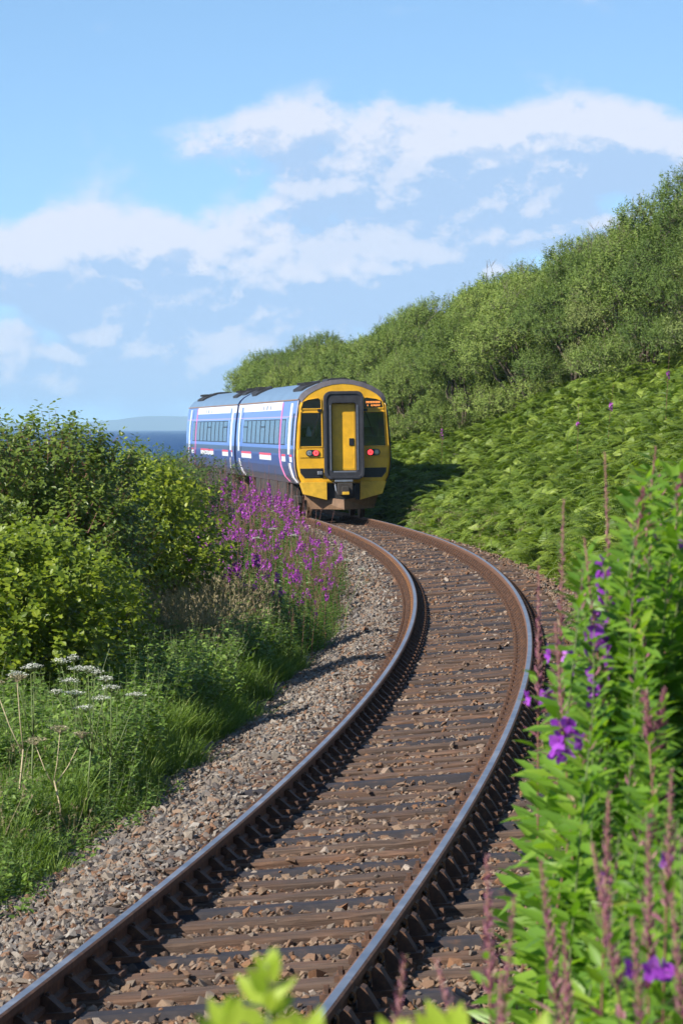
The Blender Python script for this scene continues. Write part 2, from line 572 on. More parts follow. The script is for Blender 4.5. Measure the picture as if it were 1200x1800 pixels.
def wood_mat():
    m, t = new_mat('weathered_sleeper_timber')
    tc = t.n('ShaderNodeTexCoord'); oi = t.n('ShaderNodeObjectInfo')
    sh = t.n('ShaderNodeVectorMath', {'operation': 'ADD'}, i0=tc.outputs['Object'], i1=t.n('ShaderNodeCombineXYZ', None, X=t.math('MULTIPLY', oi.outputs['Random'], 37.0)))
    st = t.n('ShaderNodeVectorMath', {'operation': 'MULTIPLY'}, i0=sh.outputs[0], i1=(1.2, 26, 26)).outputs[0]
    n = t.noise(st, 1.6, 8, .7, .6)
    big = t.noise(sh.outputs[0], 2.4, 5, .6)
    c = t.ramp(n, [(.28, (.018, .012, .009)), (.48, (.064, .040, .027)), (.76, (.155, .104, .072))])
    c = t.mix(t.mrange(big, .42, .68), c, t.mix(.35, c, (.16, .075, .036)))
    c = t.mix(1.0, c, t.ramp(oi.outputs['Random'], [(0, (.72, .70, .72)), (.5, (1, .95, .92)), (1, (1.25, 1.12, 1.0))]), 'MULTIPLY')
    p = t.n('ShaderNodeBsdfPrincipled', None, Base_Color=c, Roughness=.88)
    t.set(p, 'Normal', t.n('ShaderNodeBump', None, Strength=.9, Distance=.012, Height=n))
    finish(t, p)
    return m


def steel_mat():
    m, t = new_mat('dark_steel_sleeper')
    tc = t.n('ShaderNodeTexCoord'); oi = t.n('ShaderNodeObjectInfo')
    sh = t.n('ShaderNodeVectorMath', {'operation': 'ADD'}, i0=tc.outputs['Object'], i1=t.n('ShaderNodeCombineXYZ', None, X=t.math('MULTIPLY', oi.outputs['Random'], 37.0)))
    n = t.noise(sh.outputs[0], 9, 7, .65)
    c = t.ramp(n, [(.35, (.020, .018, .022)), (.55, (.032, .027, .029)), (.72, (.085, .045, .028))])
    p = t.n('ShaderNodeBsdfPrincipled', None, Base_Color=c, Roughness=.78)
    p.inputs['Specular IOR Level'].default_value = .3
    t.set(p, 'Normal', t.n('ShaderNodeBump', None, Strength=.3, Distance=.006, Height=n))
    finish(t, p)
    return m


def rust_mat(name, dark, mid, bright, sc=14):
    m, t = new_mat(name)
    g = t.n('ShaderNodeNewGeometry')
    n = t.noise(g.outputs['Position'], sc, 8, .7)
    c = t.ramp(n, [(.3, dark), (.52, mid), (.72, bright)])
    p = t.n('ShaderNodeBsdfPrincipled', None, Base_Color=c, Roughness=.8, Metallic=.0)
    t.set(p, 'Normal', t.n('ShaderNodeBump', None, Strength=.5, Distance=.006, Height=n))
    finish(t, p)
    return m


def railtop_mat():
    m, t = new_mat('polished_rail_head')
    g = t.n('ShaderNodeNewGeometry')
    n = t.noise(g.outputs['Position'], 3.0, 6, .6)
    c = t.ramp(n, [(.35, (.36, .355, .37)), (.7, (.54, .53, .54))])
    p = t.n('ShaderNodeBsdfPrincipled', None, Base_Color=c, Metallic=1.0, Roughness=t.ramp(n, [(.3, (.38,) * 3), (.7, (.54,) * 3)]))
    finish(t, p)
    return m


M['soil'] = soil()
M['bed'] = bed_mat()
M['wood'] = wood_mat()
M['steel'] = steel_mat()
M['rail_rust'] = rust_mat('rail_rust', (.060, .030, .018), (.13, .058, .028), (.23, .105, .045))
M['chair_rust'] = rust_mat('chair_rust', (.040, .021, .014), (.085, .040, .022), (.19, .085, .035), 22)
M['key_rust'] = rust_mat('key_rust', (.14, .060, .025), (.28, .125, .045), (.38, .19, .075), 25)
M['rail_top'] = railtop_mat()


def sea_mat():
    m, t = new_mat('sea_water')
    g = t.n('ShaderNodeNewGeometry')
    st = t.n('ShaderNodeVectorMath', {'operation': 'MULTIPLY'}, i0=g.outputs['Position'], i1=(.010, .0016, .01)).outputs[0]
    n = t.noise(st, 1.0, 8, .65)
    c = t.ramp(n, [(.3, (.006, .036, .12)), (.7, (.014, .06, .17))])
    n2 = t.noise(g.outputs['Position'], .35, 5, .6)
    p = t.n('ShaderNodeBsdfPrincipled', None, Base_Color=c, Roughness=.45)
    p.inputs['Specular IOR Level'].default_value = .25
    t.set(p, 'Normal', t.n('ShaderNodeBump', None, Strength=1.0, Distance=1.2, Height=n2))
    finish(t, p)
    return m


M['sea'] = sea_mat()
M['headland'] = plain('headland_moor', (.07, .085, .05), .9, noise=.5, nscale=.0006)

# train
M['yellow'] = plain('yellow_paint', (.66, .35, .014), .45, noise=.22, nscale=2.6, coat=.25)
M['yellow_dull'] = plain('yellow_paint_grimy', (.62, .36, .025), .55, noise=.22, nscale=5)
M['black_rubber'] = plain('black_rubber', (.022, .022, .028), .6, noise=.35, nscale=6)
M['black_gloss'] = plain('black_paint', (.012, .012, .014), .4)
M['under'] = plain('underframe_grime', (.035, .028, .024), .85, noise=.4, nscale=6)
M['plough'] = plain('deflector_brown', (.17, .095, .05), .75, noise=.35, nscale=5)
M['roof'] = plain('roof_grey', (.13, .20, .29), .42, noise=.12, nscale=2)
M['roof_edge'] = plain('roof_edge_grime', (.085, .075, .085), .6, noise=.3, nscale=5)
M['gutter'] = plain('gutter_rust', (.26, .15, .09), .7, noise=.3, nscale=6)
M['vent'] = plain('vent_black', (.018, .018, .020), .7)
M['white_paint'] = plain('white_paint', (.72, .72, .76), .4, noise=.05, nscale=4, coat=.2)
M['pink_paint'] = plain('pink_paint', (.72, .20, .38), .4)
M['red_paint'] = plain('red_paint', (.60, .055, .09), .4)
M['lilac_paint'] = plain('lilac_paint', (.55, .30, .62), .4)
M['navy_paint'] = plain('navy_paint', (.020, .030, .10), .35, noise=.25, nscale=3, coat=.3)
M['steel_grey'] = plain('machined_steel', (.32, .32, .34), .4, .8, noise=.2)
M['lamp_red'] = emit('tail_lamp_red', (1.0, .045, .05), 1.6)
M['lamp_red_core'] = plain('tail_lamp_core', (.30, .01, .015), .3)
M['lamp_clear'] = plain('headlamp_lens', (.42, .46, .50), .15, .6)
M['led'] = emit('display_amber', (1.0, .30, .06), 1.5)
M['seat'] = plain('cab_seat', (.03, .06, .10), .8)
M['cab_wall'] = plain('cab_lining', (.34, .42, .50), .7)
M['paper'] = plain('white_cover', (.8, .82, .86), .6)


def glass_mat(name, tint, transp):
    m, t = new_mat(name)
    lw = t.n('ShaderNodeLayerWeight', None, Blend=.25)
    gl = t.n('ShaderNodeBsdfGlossy', None, Color=(.9, .95, 1.0), Roughness=.03)
    tr = t.n('ShaderNodeBsdfTransparent', None, Color=tint)
    df = t.n('ShaderNodeBsdfDiffuse', None, Color=(.012, .016, .022))
    inner = t.n('ShaderNodeMixShader', None, i0=transp, i1=df, i2=tr)
    fac = t.math('ADD', t.math('MULTIPLY', lw.outputs['Fresnel'], .9), .05, clamp=True)
    finish(t, t.n('ShaderNodeMixShader', None, i0=fac, i1=inner, i2=gl))
    return m


M['glass_cab'] = glass_mat('cab_glass', (.85, .92, .95), .95)
M['glass_side'] = glass_mat('saloon_glass', (.3, .38, .45), .35)


def body_mat():
    """livery in bands of height, printed flat on the side panels"""
    m, t = new_mat('carriage_livery')
    tc = t.n('ShaderNodeTexCoord')
    sp = t.n('ShaderNodeSeparateXYZ', None, Vector=tc.outputs['Object'])
    z = t.math('DIVIDE', sp.outputs[2], 4.0)
    blue, mid, dk, nav = (.085, .145, .42), (.105, .19, .50), (.05, .07, .12), (.022, .034, .12)
    c = t.ramp(z, [(0, nav), (1.20 / 4, (.055, .085, .26)), (1.80 / 4, dk), (1.94 / 4, (.12, .22, .55)), (2.84 / 4, (.42, .24, .55)), (2.875 / 4, blue)], 'CONSTANT')
    n = t.noise(tc.outputs['Object'], 1.7, 6, .6)
    dirt = t.math('MULTIPLY', t.mrange(sp.outputs[2], 2.0, 1.0), t.mrange(n, .3, .75))
    c = t.mix(t.math('MULTIPLY', dirt, .55), c, (.10, .075, .055))
    p = t.n('ShaderNodeBsdfPrincipled', None, Base_Color=c, Roughness=.33)
    p.inputs['Coat Weight'].default_value = .4
    p.inputs['Coat Roughness'].default_value = .08
    finish(t, p)
    return m


M['body'] = body_mat()

# ------------------------------------------------------------------ setting: ground, sea, far headland, haze
def build_ground():
    us = np.unique(np.concatenate([[-400, -200, -110, -75, -50, -30, -20], np.arange(-14, 14.01, .35), [16, 19, 25, 32, 45, 60, 100, 200, 400]]))
    ys = np.concatenate([[-60, -40, -25, -15, -8], np.arange(-4, 230, .7), np.arange(232, 330, 6)])
    U, Yg = np.meshgrid(us, ys)
    Yc = np.clip(Yg, _Y[0], _Y[-1])
    X = np.interp(Yc, _Y, _X) + U / np.cos(np.interp(Yc, _Y, _th))
    Z = ground_z(X, Yg)
    V = np.stack([X, Yg, Z], -1).reshape(-1, 3)
    ny, nx = U.shape
    i = np.arange(ny - 1)[:, None] * nx + np.arange(nx - 1)[None]
    F = np.stack([i, i + 1, i + nx + 1, i + nx], -1).reshape(-1, 4)
    me = fast_mesh('ground', [(V, F, 0)], [M['soil']], True)
    tag(obj('ground', me), 'overgrown railway bank rising to the hillside', None, None, 'structure')


build_ground()

SEA_Z = -3.2
me = bpy.data.meshes.new('sea')
me.from_pydata([(-14000, -4000, SEA_Z), (14000, -4000, SEA_Z), (14000, 15000, SEA_Z), (-14000, 15000, SEA_Z)], [], [(0, 1, 2, 3)])
tag(obj('sea', me, None, M['sea']), 'deep blue sea on the horizon', None, None, 'structure')

# far headland across the water
def build_headland():
    D = 20000
    pxs = np.arange(-500, 2000, 12)
    prof = np.interp(pxs, [-500, -100, 60, 150, 200, 235, 262, 300, 340, 400, 520, 800, 1200, 1600, 2000],
                     [4, 8, 12, 14, 18, 24, 27, 26, 26, 25, 20, 24, 18, 12, 6])
    prof = prof + rng.normal(size=len(pxs)) * .35
    H = prof * .86 / 7000 * D
    rows = []
    for k, (dd, hf) in enumerate(((0, 0), (300, .22), (700, .45), (1300, .74), (2000, 1.0), (3200, .8), (4500, 0))):
        sc = (D + dd * .0) / 7000
        z = H * hf + (rng.normal(size=len(pxs)) * 2.0 if 0 < hf < 1 else 0) + (CAM_Z if hf == 1 else 0) - (20 if hf == 0 else 0)
        rows.append(np.stack([(pxs - 600) * sc, np.full(len(pxs), D - 2000 + dd), z], -1))
    V = np.concatenate(rows)
    n = len(pxs)
    i = np.arange(6)[:, None] * n + np.arange(n - 1)[None]
    F = np.stack([i, i + 1, i + n + 1, i + n], -1).reshape(-1, 4)
    me = fast_mesh('hills', [(V, F, 0)], [M['headland']], True)
    tag(obj('hills', me), 'low hazy headland across the sea', None, None, 'structure')


build_headland()

m, t = new_mat('haze_air')
vol = t.n('ShaderNodeVolumePrincipled')
vol.inputs['Color'].default_value = (.52, .78, 1.0, 1)
vol.inputs['Density'].default_value = 7.2e-5
t.n('ShaderNodeOutputMaterial', None, Volume=vol.outputs[0])
hb = MB().box(-15000, 15000, -5000, 23500, -24, 130)
hz = obj('haze', hb.mesh('haze', m))
tag(hz, 'thin blue sea haze in the air', None, None, 'stuff')


# ------------------------------------------------------------------ geometry-node scatter for uncountable stuff
def scatter(name, P, rot, scl, sources, label, parent=None, kind='stuff', idx=None):
    me = bpy.data.meshes.new(name)
    n = len(P)
    me.vertices.add(n)
    me.vertices.foreach_set('co', np.asarray(P, np.float32).ravel())
    a = me.attributes.new('rot', 'FLOAT_VECTOR', 'POINT'); a.data.foreach_set('vector', np.asarray(rot, np.float32).ravel())
    a = me.attributes.new('scl', 'FLOAT_VECTOR', 'POINT'); a.data.foreach_set('vector', np.asarray(scl, np.float32).ravel())
    a = me.attributes.new('idx', 'INT', 'POINT'); a.data.foreach_set('value', (np.asarray(idx) if idx is not None else rng.integers(0, len(sources), n)).astype(np.int32))
    o = bpy.data.objects.new(name, me)
    link(o, parent)
    col = bpy.data.collections.new(name + '_sources')
    for i, sm in enumerate(sources):
        so = bpy.data.objects.new('%s_source_%02d' % (name, i), sm)
        col.objects.link(so)
    ng = bpy.data.node_groups.new(name + '_scatter', 'GeometryNodeTree')
    ng.interface.new_socket('Geometry', in_out='INPUT', socket_type='NodeSocketGeometry')
    ng.interface.new_socket('Geometry', in_out='OUTPUT', socket_type='NodeSocketGeometry')
    gi, go = ng.nodes.new('NodeGroupInput'), ng.nodes.new('NodeGroupOutput')
    ci = ng.nodes.new('GeometryNodeCollectionInfo')
    ci.inputs['Collection'].default_value = col
    ci.inputs['Separate Children'].default_value = True
    ci.inputs['Reset Children'].default_value = True
    ip = ng.nodes.new('GeometryNodeInstanceOnPoints')

    def at(nm, typ):
        nd = ng.nodes.new('GeometryNodeInputNamedAttribute')
        nd.data_type = typ
        nd.inputs['Name'].default_value = nm
        return nd.outputs['Attribute']
    L = ng.links.new
    L(gi.outputs[0], ip.inputs['Points'])
    L(ci.outputs[0], ip.inputs['Instance'])
    ip.inputs['Pick Instance'].default_value = True
    L(at('idx', 'INT'), ip.inputs['Instance Index'])
    L(at('rot', 'FLOAT_VECTOR'), ip.inputs['Rotation'])
    L(at('scl', 'FLOAT_VECTOR'), ip.inputs['Scale'])
    L(ip.outputs[0], go.inputs[0])
    md = o.modifiers.new('scatter', 'NODES')
    md.node_group = ng
    tag(o, label, None, None, kind)
    return o


# ------------------------------------------------------------------ ballast bed
_bu = np.array([-2.95, -2.45, -1.85, -1.42, -1.2, -1.02, -.9, .9, 1.0, 1.2, 1.45, 1.75, 2.1, 2.3])
_bw = np.array([-.66, -.43, -.32, -.205, -.185, -.205, -.213, -.213, -.209, -.214, -.25, -.34, -.46, -.62])


def bed_w(u):
    return np.interp(u, _bu, _bw)


def build_bed():
    ss = np.arange(-10, 200, .5)
    us = np.linspace(-2.95, 2.3, 44)
    S_, U_ = np.meshgrid(ss, us, indexing='ij')
    Wv = bed_w(U_) - .02 + .008 * np.sin(S_ * 7 + U_ * 9) * np.sin(S_ * 3.3 - U_ * 5)
    V = TF(S_.ravel(), U_.ravel(), Wv.ravel())
    n = len(us)
    i = np.arange(len(ss) - 1)[:, None] * n + np.arange(n - 1)[None]
    F = np.stack([i, i + 1, i + n + 1, i + n], -1).reshape(-1, 4)
    me = fast_mesh('ballast_bed', [(V, F, 0)], [M['bed']], True)
    return tag(obj('ballast_bed', me), 'bed of crushed stone under the track', None, None, 'structure')


bed = build_bed()


def stone_mesh(name, seed, mat):
    g = np.random.default_rng(seed)
    bm = bmesh.new()
    pts = rdir(11, g) * (0.75 + .35 * g.random((11, 1))) * np.array([.62, .50, .36])
    for p in pts:
        bm.verts.new(p)
    r = bmesh.ops.convex_hull(bm, input=bm.verts)
    bmesh.ops.delete(bm, geom=[v for v in bm.verts if not v.link_faces], context='VERTS')
    me = bpy.data.meshes.new(name)
    bm.to_mesh(me)
    bm.free()
    me.materials.append(mat)
    return me


STONES = [stone_mesh('stone_%02d' % i, 100 + i, M['stone']) for i in range(9)]
STONES_R = [stone_mesh('rusty_stone_%02d' % i, 200 + i, M['stone_rust']) for i in range(8)]

# sleepers: stations and kinds (two timber, then one steel)
SP = 0.665
SLEEPERS = []
_g = np.random.default_rng(31)
k = 0
s0 = 11.2
while s0 < 119:
    kind = 'steel' if k % 3 == 2 else 'wood'
    if kind == 'steel' and _g.random() < .10:
        kind = 'wood'
    SLEEPERS.append((s0 + _g.normal() * .018, kind, _g.normal() * .006, _g.normal() * .02))
    s0 += SP + _g.normal() * .012
    k += 1
SL_S = np.array([a[0] for a in SLEEPERS])


def near_sleeper(s):
    i = np.clip(np.searchsorted(SL_S, s), 1, len(SL_S) - 1)
    return np.minimum(np.abs(s - SL_S[i]), np.abs(s - SL_S[i - 1]))


def stones_for(n, smin, smax, umin, umax, size, on_sleeper=.0):
    s = rng.uniform(smin, smax, n)
    u = rng.uniform(umin, umax, n)
    d = near_sleeper(s)
    on = (d < .125) & (np.abs(u) < 1.28)
    keep = (~on) | (rng.random(n) < np.where(u < -1.02, .55, on_sleeper))
    # keep the rail feet clear
    keep &= ~((np.abs(np.abs(u) - .752) < .075))
    keep &= ~(on & (np.abs(np.abs(u) - .752) < .22))
    s, u, on = s[keep], u[keep], on[keep]
    sc = size * np.exp(rng.normal(size=len(s)) * .32)
    wv = np.where(on, np.maximum(-.183, bed_w(u)), bed_w(u)) + sc * .10 + rng.uniform(-.012, .012, len(s))
    # heaps: the cribs are filled unevenly
    wv += np.where(on, 0, -.004 + .020 * np.sin(s * 2.1 + u * 3) * np.sin(u * 5.2 - s))
    P = TF(s, u, wv)
    rot = rng.uniform(0, 6.28, (len(s), 3)) * np.array([.14, .14, 1])
    scl = np.repeat(sc[:, None], 3, 1) * rng.uniform(.75, 1.25, (len(s), 3))
    return P, rot, scl, s, u


# the 300 nearest stones, one by one
P, rot, scl, s, u = stones_for(1500, 15.6, 20.5, -1.7, 1.05, .046, .05)
vis = (np.abs(P[:, 0] / P[:, 1]) < .084)
order = np.argsort(-(scl.mean(1) / P[:, 1]) * vis)[:290]
for q, i in enumerate(order):
    o = obj('stone' if q == 0 else 'stone.%03d' % q, (STONES if u[i] < -.8 else STONES_R)[q % 8], bed)
    o.location = P[i] + np.array([0, 0, .008])
    o.rotation_euler = rot[i]
    o.scale = scl[i]

# the rest as gravel
A = [stones_for(22000, 13.5, 30, -2.75, -.85, .042), stones_for(26000, 30, 62, -2.75, -.85, .044), stones_for(11500, 62, 112, -2.5, -.85, .058)]
cat3 = lambda L_, j: np.concatenate([a[j] for a in L_])
scatter('ballast_gravel', cat3(A, 0), cat3(A, 1), cat3(A, 2), STONES, 'grey and tan crushed stone along the track shoulder', bed)
A = [stones_for(32000, 13.5, 30, -.92, 1.95, .037, .07), stones_for(29000, 30, 62, -.92, 1.95, .040, .11), stones_for(14000, 62, 112, -.92, 1.95, .053, .22)]
scatter('rusty_ballast_gravel', cat3(A, 0), cat3(A, 1), cat3(A, 2), STONES_R, 'rust stained crushed stone between the sleepers', bed)


# ------------------------------------------------------------------ the track: rails, sleepers, chairs
track = empty('railway_track', TF(11.0, 0.0, 0.0))
track.location.z = -.2
tag(track, 'single curving railway track with rusty rails on timber and steel sleepers', 'railway track')
bpy.context.view_layer.update()
TRI = track.matrix_world.inverted()


def rail(side):
    prof = [(-.022, 0), (.022, 0), (.034, -.008), (.035, -.040), (.010, -.054), (.010, -.108), (.034, -.120), (.034, -.145), (-.034, -.145), (-.034, -.120), (-.010, -.108), (-.010, -.054), (-.035, -.040), (-.034, -.008)]
    ss = np.concatenate([np.arange(4, 166, .5)])
    n = len(prof)
    V = np.concatenate([TF(ss, side * .752 + pu, pw)[:, None] for pu, pw in prof], 1).reshape(-1, 3) - np.array(track.location)
    parts = []
    i = np.arange(len(ss) - 1)[:, None] * n
    for kk in range(n):
        j = (kk + 1) % n
        F = np.concatenate([i + kk, i + j, i + n + j, i + n + kk], 1)
        parts.append((V, F, 1 if kk == 0 else 0))
    # one vertex block, so merge the index lists by material
    F0 = np.concatenate([p[1] for p in parts if p[2] == 0]); F1 = np.concatenate([p[1] for p in parts if p[2] == 1])
    Fm = np.concatenate([F0, F1])
    me = fast_mesh('rail', [(V, Fm, 0)], [M['rail_rust'], M['rail_top']], False)
    mi = np.zeros(len(Fm), np.int32); mi[len(F0):] = 1
    me.polygons.foreach_set('material_index', mi)
    return obj('rail', me, track)


rail(-1)
rail(1)


def sleeper_wood(seed):
    g = np.random.default_rng(seed)
    nx, L_, Wd, H = 14, 2.59, .25, .13
    Wd = .222
    xs = np.linspace(-L_ / 2, L_ / 2, nx)
    prof = [(-Wd / 2, -H), (-Wd / 2, -.014), (-Wd / 2 + .014, 0), (-.045, .002), (.03, -.002), (Wd / 2 - .014, 0), (Wd / 2, -.014), (Wd / 2, -H)]
    V = []
    for x in xs:
        for (y, z) in prof:
            e = 0 if z == -H else g.normal() * .005
            V.append((x + (g.normal() * .012 if abs(x) > 1.2 else 0), y + e, z + (0 if z == -H else g.normal() * .0045)))
    n = len(prof)
    b = MB()
    F = [(i * n + k, i * n + k + 1, (i + 1) * n + k + 1, (i + 1) * n + k) for i in range(nx - 1) for k in range(n - 1)]
    F += [tuple(range(n)), tuple((nx - 1) * n + k for k in range(n - 1, -1, -1))]
    b.add(V, F)
    return b.mesh('timber_sleeper', M['wood'])


def sleeper_steel():
    b = MB()
    prof = [(-.15, -.12), (-.135, -.12), (-.10, -.012), (-.085, 0), (.085, 0), (.10, -.012), (.135, -.12), (.15, -.12)]
    n = len(prof)
    xs = [-1.25, -1.18, 0, 1.18, 1.25]
    V = []
    for x in xs:
        dz = -.06 if abs(x) > 1.2 else 0
        V += [(x, y, z + dz) for y, z in prof]
    F = [(i * n + k, i * n + k + 1, (i + 1) * n + k + 1, (i + 1) * n + k) for i in range(len(xs) - 1) for k in range(n - 1)]
    F += [tuple(range(n)), tuple((len(xs) - 1) * n + k for k in range(n - 1, -1, -1))]
    b.add(V, F)
    return b.mesh('steel_sleeper', M['steel'])


def chair_mesh():
    """cast chair in sleeper coordinates: +x is the outside of the rail, z=0 sleeper top"""
    b = MB()
    b.box(-.185, .185, -.095, .095, -.004, .028)          # base plate
    # inner jaw (a sloping buttress) and outer jaw
    b.prism([(-.120, .028), (-.036, .028), (-.013, .070), (-.013, .100), (-.032, .110), (-.050, .100)], -.052, .052)
    b.prism([(.058, .028), (.150, .028), (.098, .128), (.080, .140), (.062, .128)], -.060, .060)
    # key driven between rail web and outer jaw: a curled spring of steel plate
    a = [(.036 + .024 * math.cos(R(q)), .098 + .030 * math.sin(R(q))) for q in range(-60, 271, 33)]
    bb = [(.036 + .015 * math.cos(R(q)), .098 + .020 * math.sin(R(q))) for q in range(-60, 271, 33)]
    b.prism(a + bb[::-1], -.085, .085, 1)
    # lug at the inner jaw top and chair screws with ferrules
    b.box(-.052, -.034, -.025, .025, .100, .116)
    for sx, sy in ((-.155, -.05), (.168, .05)):
        V = [(sx + .019 * math.cos(k * math.pi / 3), sy + .019 * math.sin(k * math.pi / 3), z) for z in (.028, .050) for k in range(6)]
        b.add(V, [tuple(range(6, 12))] + [(k, (k + 1) % 6, (k + 1) % 6 + 6, k + 6) for k in range(6)])
        b.box(sx - .011, sx + .011, sy - .011, sy + .011, .050, .070)
    return b.mesh('rail_chair', [M['chair_rust'], M['key_rust']])


WOODS = [sleeper_wood(40 + i) for i in range(6)]
STEEL = sleeper_steel()
CHAIR = chair_mesh()
Z_SL = -.177
for q, (s, kind, dz, yaw) in enumerate(SLEEPERS):
    c = TF(s, 0.0, Z_SL + dz)
    th = float(np.interp(s, _s, _th))
    o = obj('timber_sleeper' if kind == 'wood' else 'steel_sleeper', WOODS[q % 6] if kind == 'wood' else STEEL, track)
    o.location = Vector(c) - track.location
    o.rotation_euler = (0, -math.atan(float(cant(s))), -th + yaw * .3)
    for side in (-1, 1):
        ch = obj('rail_chair', CHAIR, o)
        ch.location = (side * .752, 0, .003 - dz)
        ch.rotation_euler = (0, 0, 0 if side > 0 else math.pi)

# ------------------------------------------------------------------ the train
CAR_L = 22.7
SIDE = [(-1.16, .98), (-1.27, 1.16), (-1.325, 1.45), (-1.34, 1.75), (-1.325, 2.2), (-1.285, 2.7), (-1.225, 3.12), (-1.19, 3.33)]
ROOF = [(-1.19, 3.33), (-1.12, 3.45), (-1.0, 3.56), (-.82, 3.665), (-.58, 3.765), (-.3, 3.835), (0, 3.86)]
ROOF = ROOF + [(-x, z) for x, z in ROOF[-2::-1]]


def sx(z):
    """outer x of the left side at height z (positive number)"""
    return float(np.interp(z, [p[1] for p in SIDE], [-p[0] for p in SIDE]))


def car_body():
    b = MB()
    ys = [0.0, CAR_L]
    n = len(SIDE)
    for sgn in (1, -1):
        V = [(sgn * x, y, z) for y in (0.0, CAR_L) for x, z in SIDE]
        b.add(V, [(k, k + 1, n + k + 1, n + k) for k in range(n - 1)])
    # floor and the far bulkheads
    b.add([(-1.16, 0, .98), (1.16, 0, .98), (1.16, CAR_L, .98), (-1.16, CAR_L, .98)], [(0, 1, 2, 3)])
    full = SIDE + ROOF[1:-1] + [(-x, z) for x, z in SIDE[::-1]]
    b.add([(x, CAR_L, z) for x, z in full], [tuple(range(len(full)))])
    b.add([(x, .12 if True else 0, z) for x, z in full], [tuple(range(len(full) - 1, -1, -1))]) if False else None
    return b.mesh('body', M['body'])


def car_roof():
    b = MB()
    n = len(ROOF)
    V = [(x * (1 - e), y, z - e * .05) for y, e in ((0.10, 0), (CAR_L, 0)) for x, z in ROOF]
    b.add(V, [(k, k + 1, n + k + 1, n + k) for k in range(n - 1)])
    # slight joint ribs across the roof
    for y in np.arange(3.2, CAR_L - 1, 3.6):
        V = [(x * 1.0, y + dy, z + dz) for dy, dz in ((0, .004), (.05, .004)) for x, z in ROOF]
        b.add(V, [(k, k + 1, n + k + 1, n + k) for k in range(n - 1)])
    me = b.mesh('roof', M['roof'], True)
    return me


def gutter():
    b = MB()
    for sgn in (1, -1):
        b.add([(sgn * 1.19, 0.1, 3.315), (sgn * 1.215, 0.1, 3.315), (sgn * 1.215, 0.1, 3.345), (sgn * 1.19, 0.1, 3.345),
               (sgn * 1.19, CAR_L, 3.315), (sgn * 1.215, CAR_L, 3.315), (sgn * 1.215, CAR_L, 3.345), (sgn * 1.19, CAR_L, 3.345)],
              [(0, 1, 5, 4), (1, 2, 6, 5), (2, 3, 7, 6), (3, 0, 4, 7)])
    return b.mesh('gutter', M['gutter'])


def side_patch(b, y0, y1, z0, z1, out=.006, sgn=-1, nz=4, m=0, thick=True):
    """panel that lies on the carriage side; y may be a function of z for curved ribbons"""
    zs = np.linspace(z0, z1, nz + 1)
    f0 = y0 if callable(y0) else (lambda z: y0)
    f1 = y1 if callable(y1) else (lambda z: y1)
    V = []
    for o_ in (out, -.01):
        for z in zs:
            x = sgn * (sx(z) + o_)
            V += [(x, f0(z), z), (x, f1(z), z)]
    k = len(zs) * 2
    F = []
    for i in range(nz):
        F += [(2 * i, 2 * i + 1, 2 * i + 3, 2 * i + 2)]
        F += [(2 * i, 2 * i + 2, k + 2 * i + 2, k + 2 * i), (2 * i + 1, k + 2 * i + 1, k + 2 * i + 3, 2 * i + 3)]
    F += [(0, k, k + 1, 1), (2 * nz, 2 * nz + 1, k + 2 * nz + 1, k + 2 * nz)]
    b.add(V, F, m)
    return b


def patch_obj(name, parent, mat, *a, **kw):
    return obj(name, side_patch(MB(), *a, **kw).mesh(name, mat), parent)


def curve_y(y, k):
    return lambda z: y + k * max(0.0, 1.85 - z) ** 2


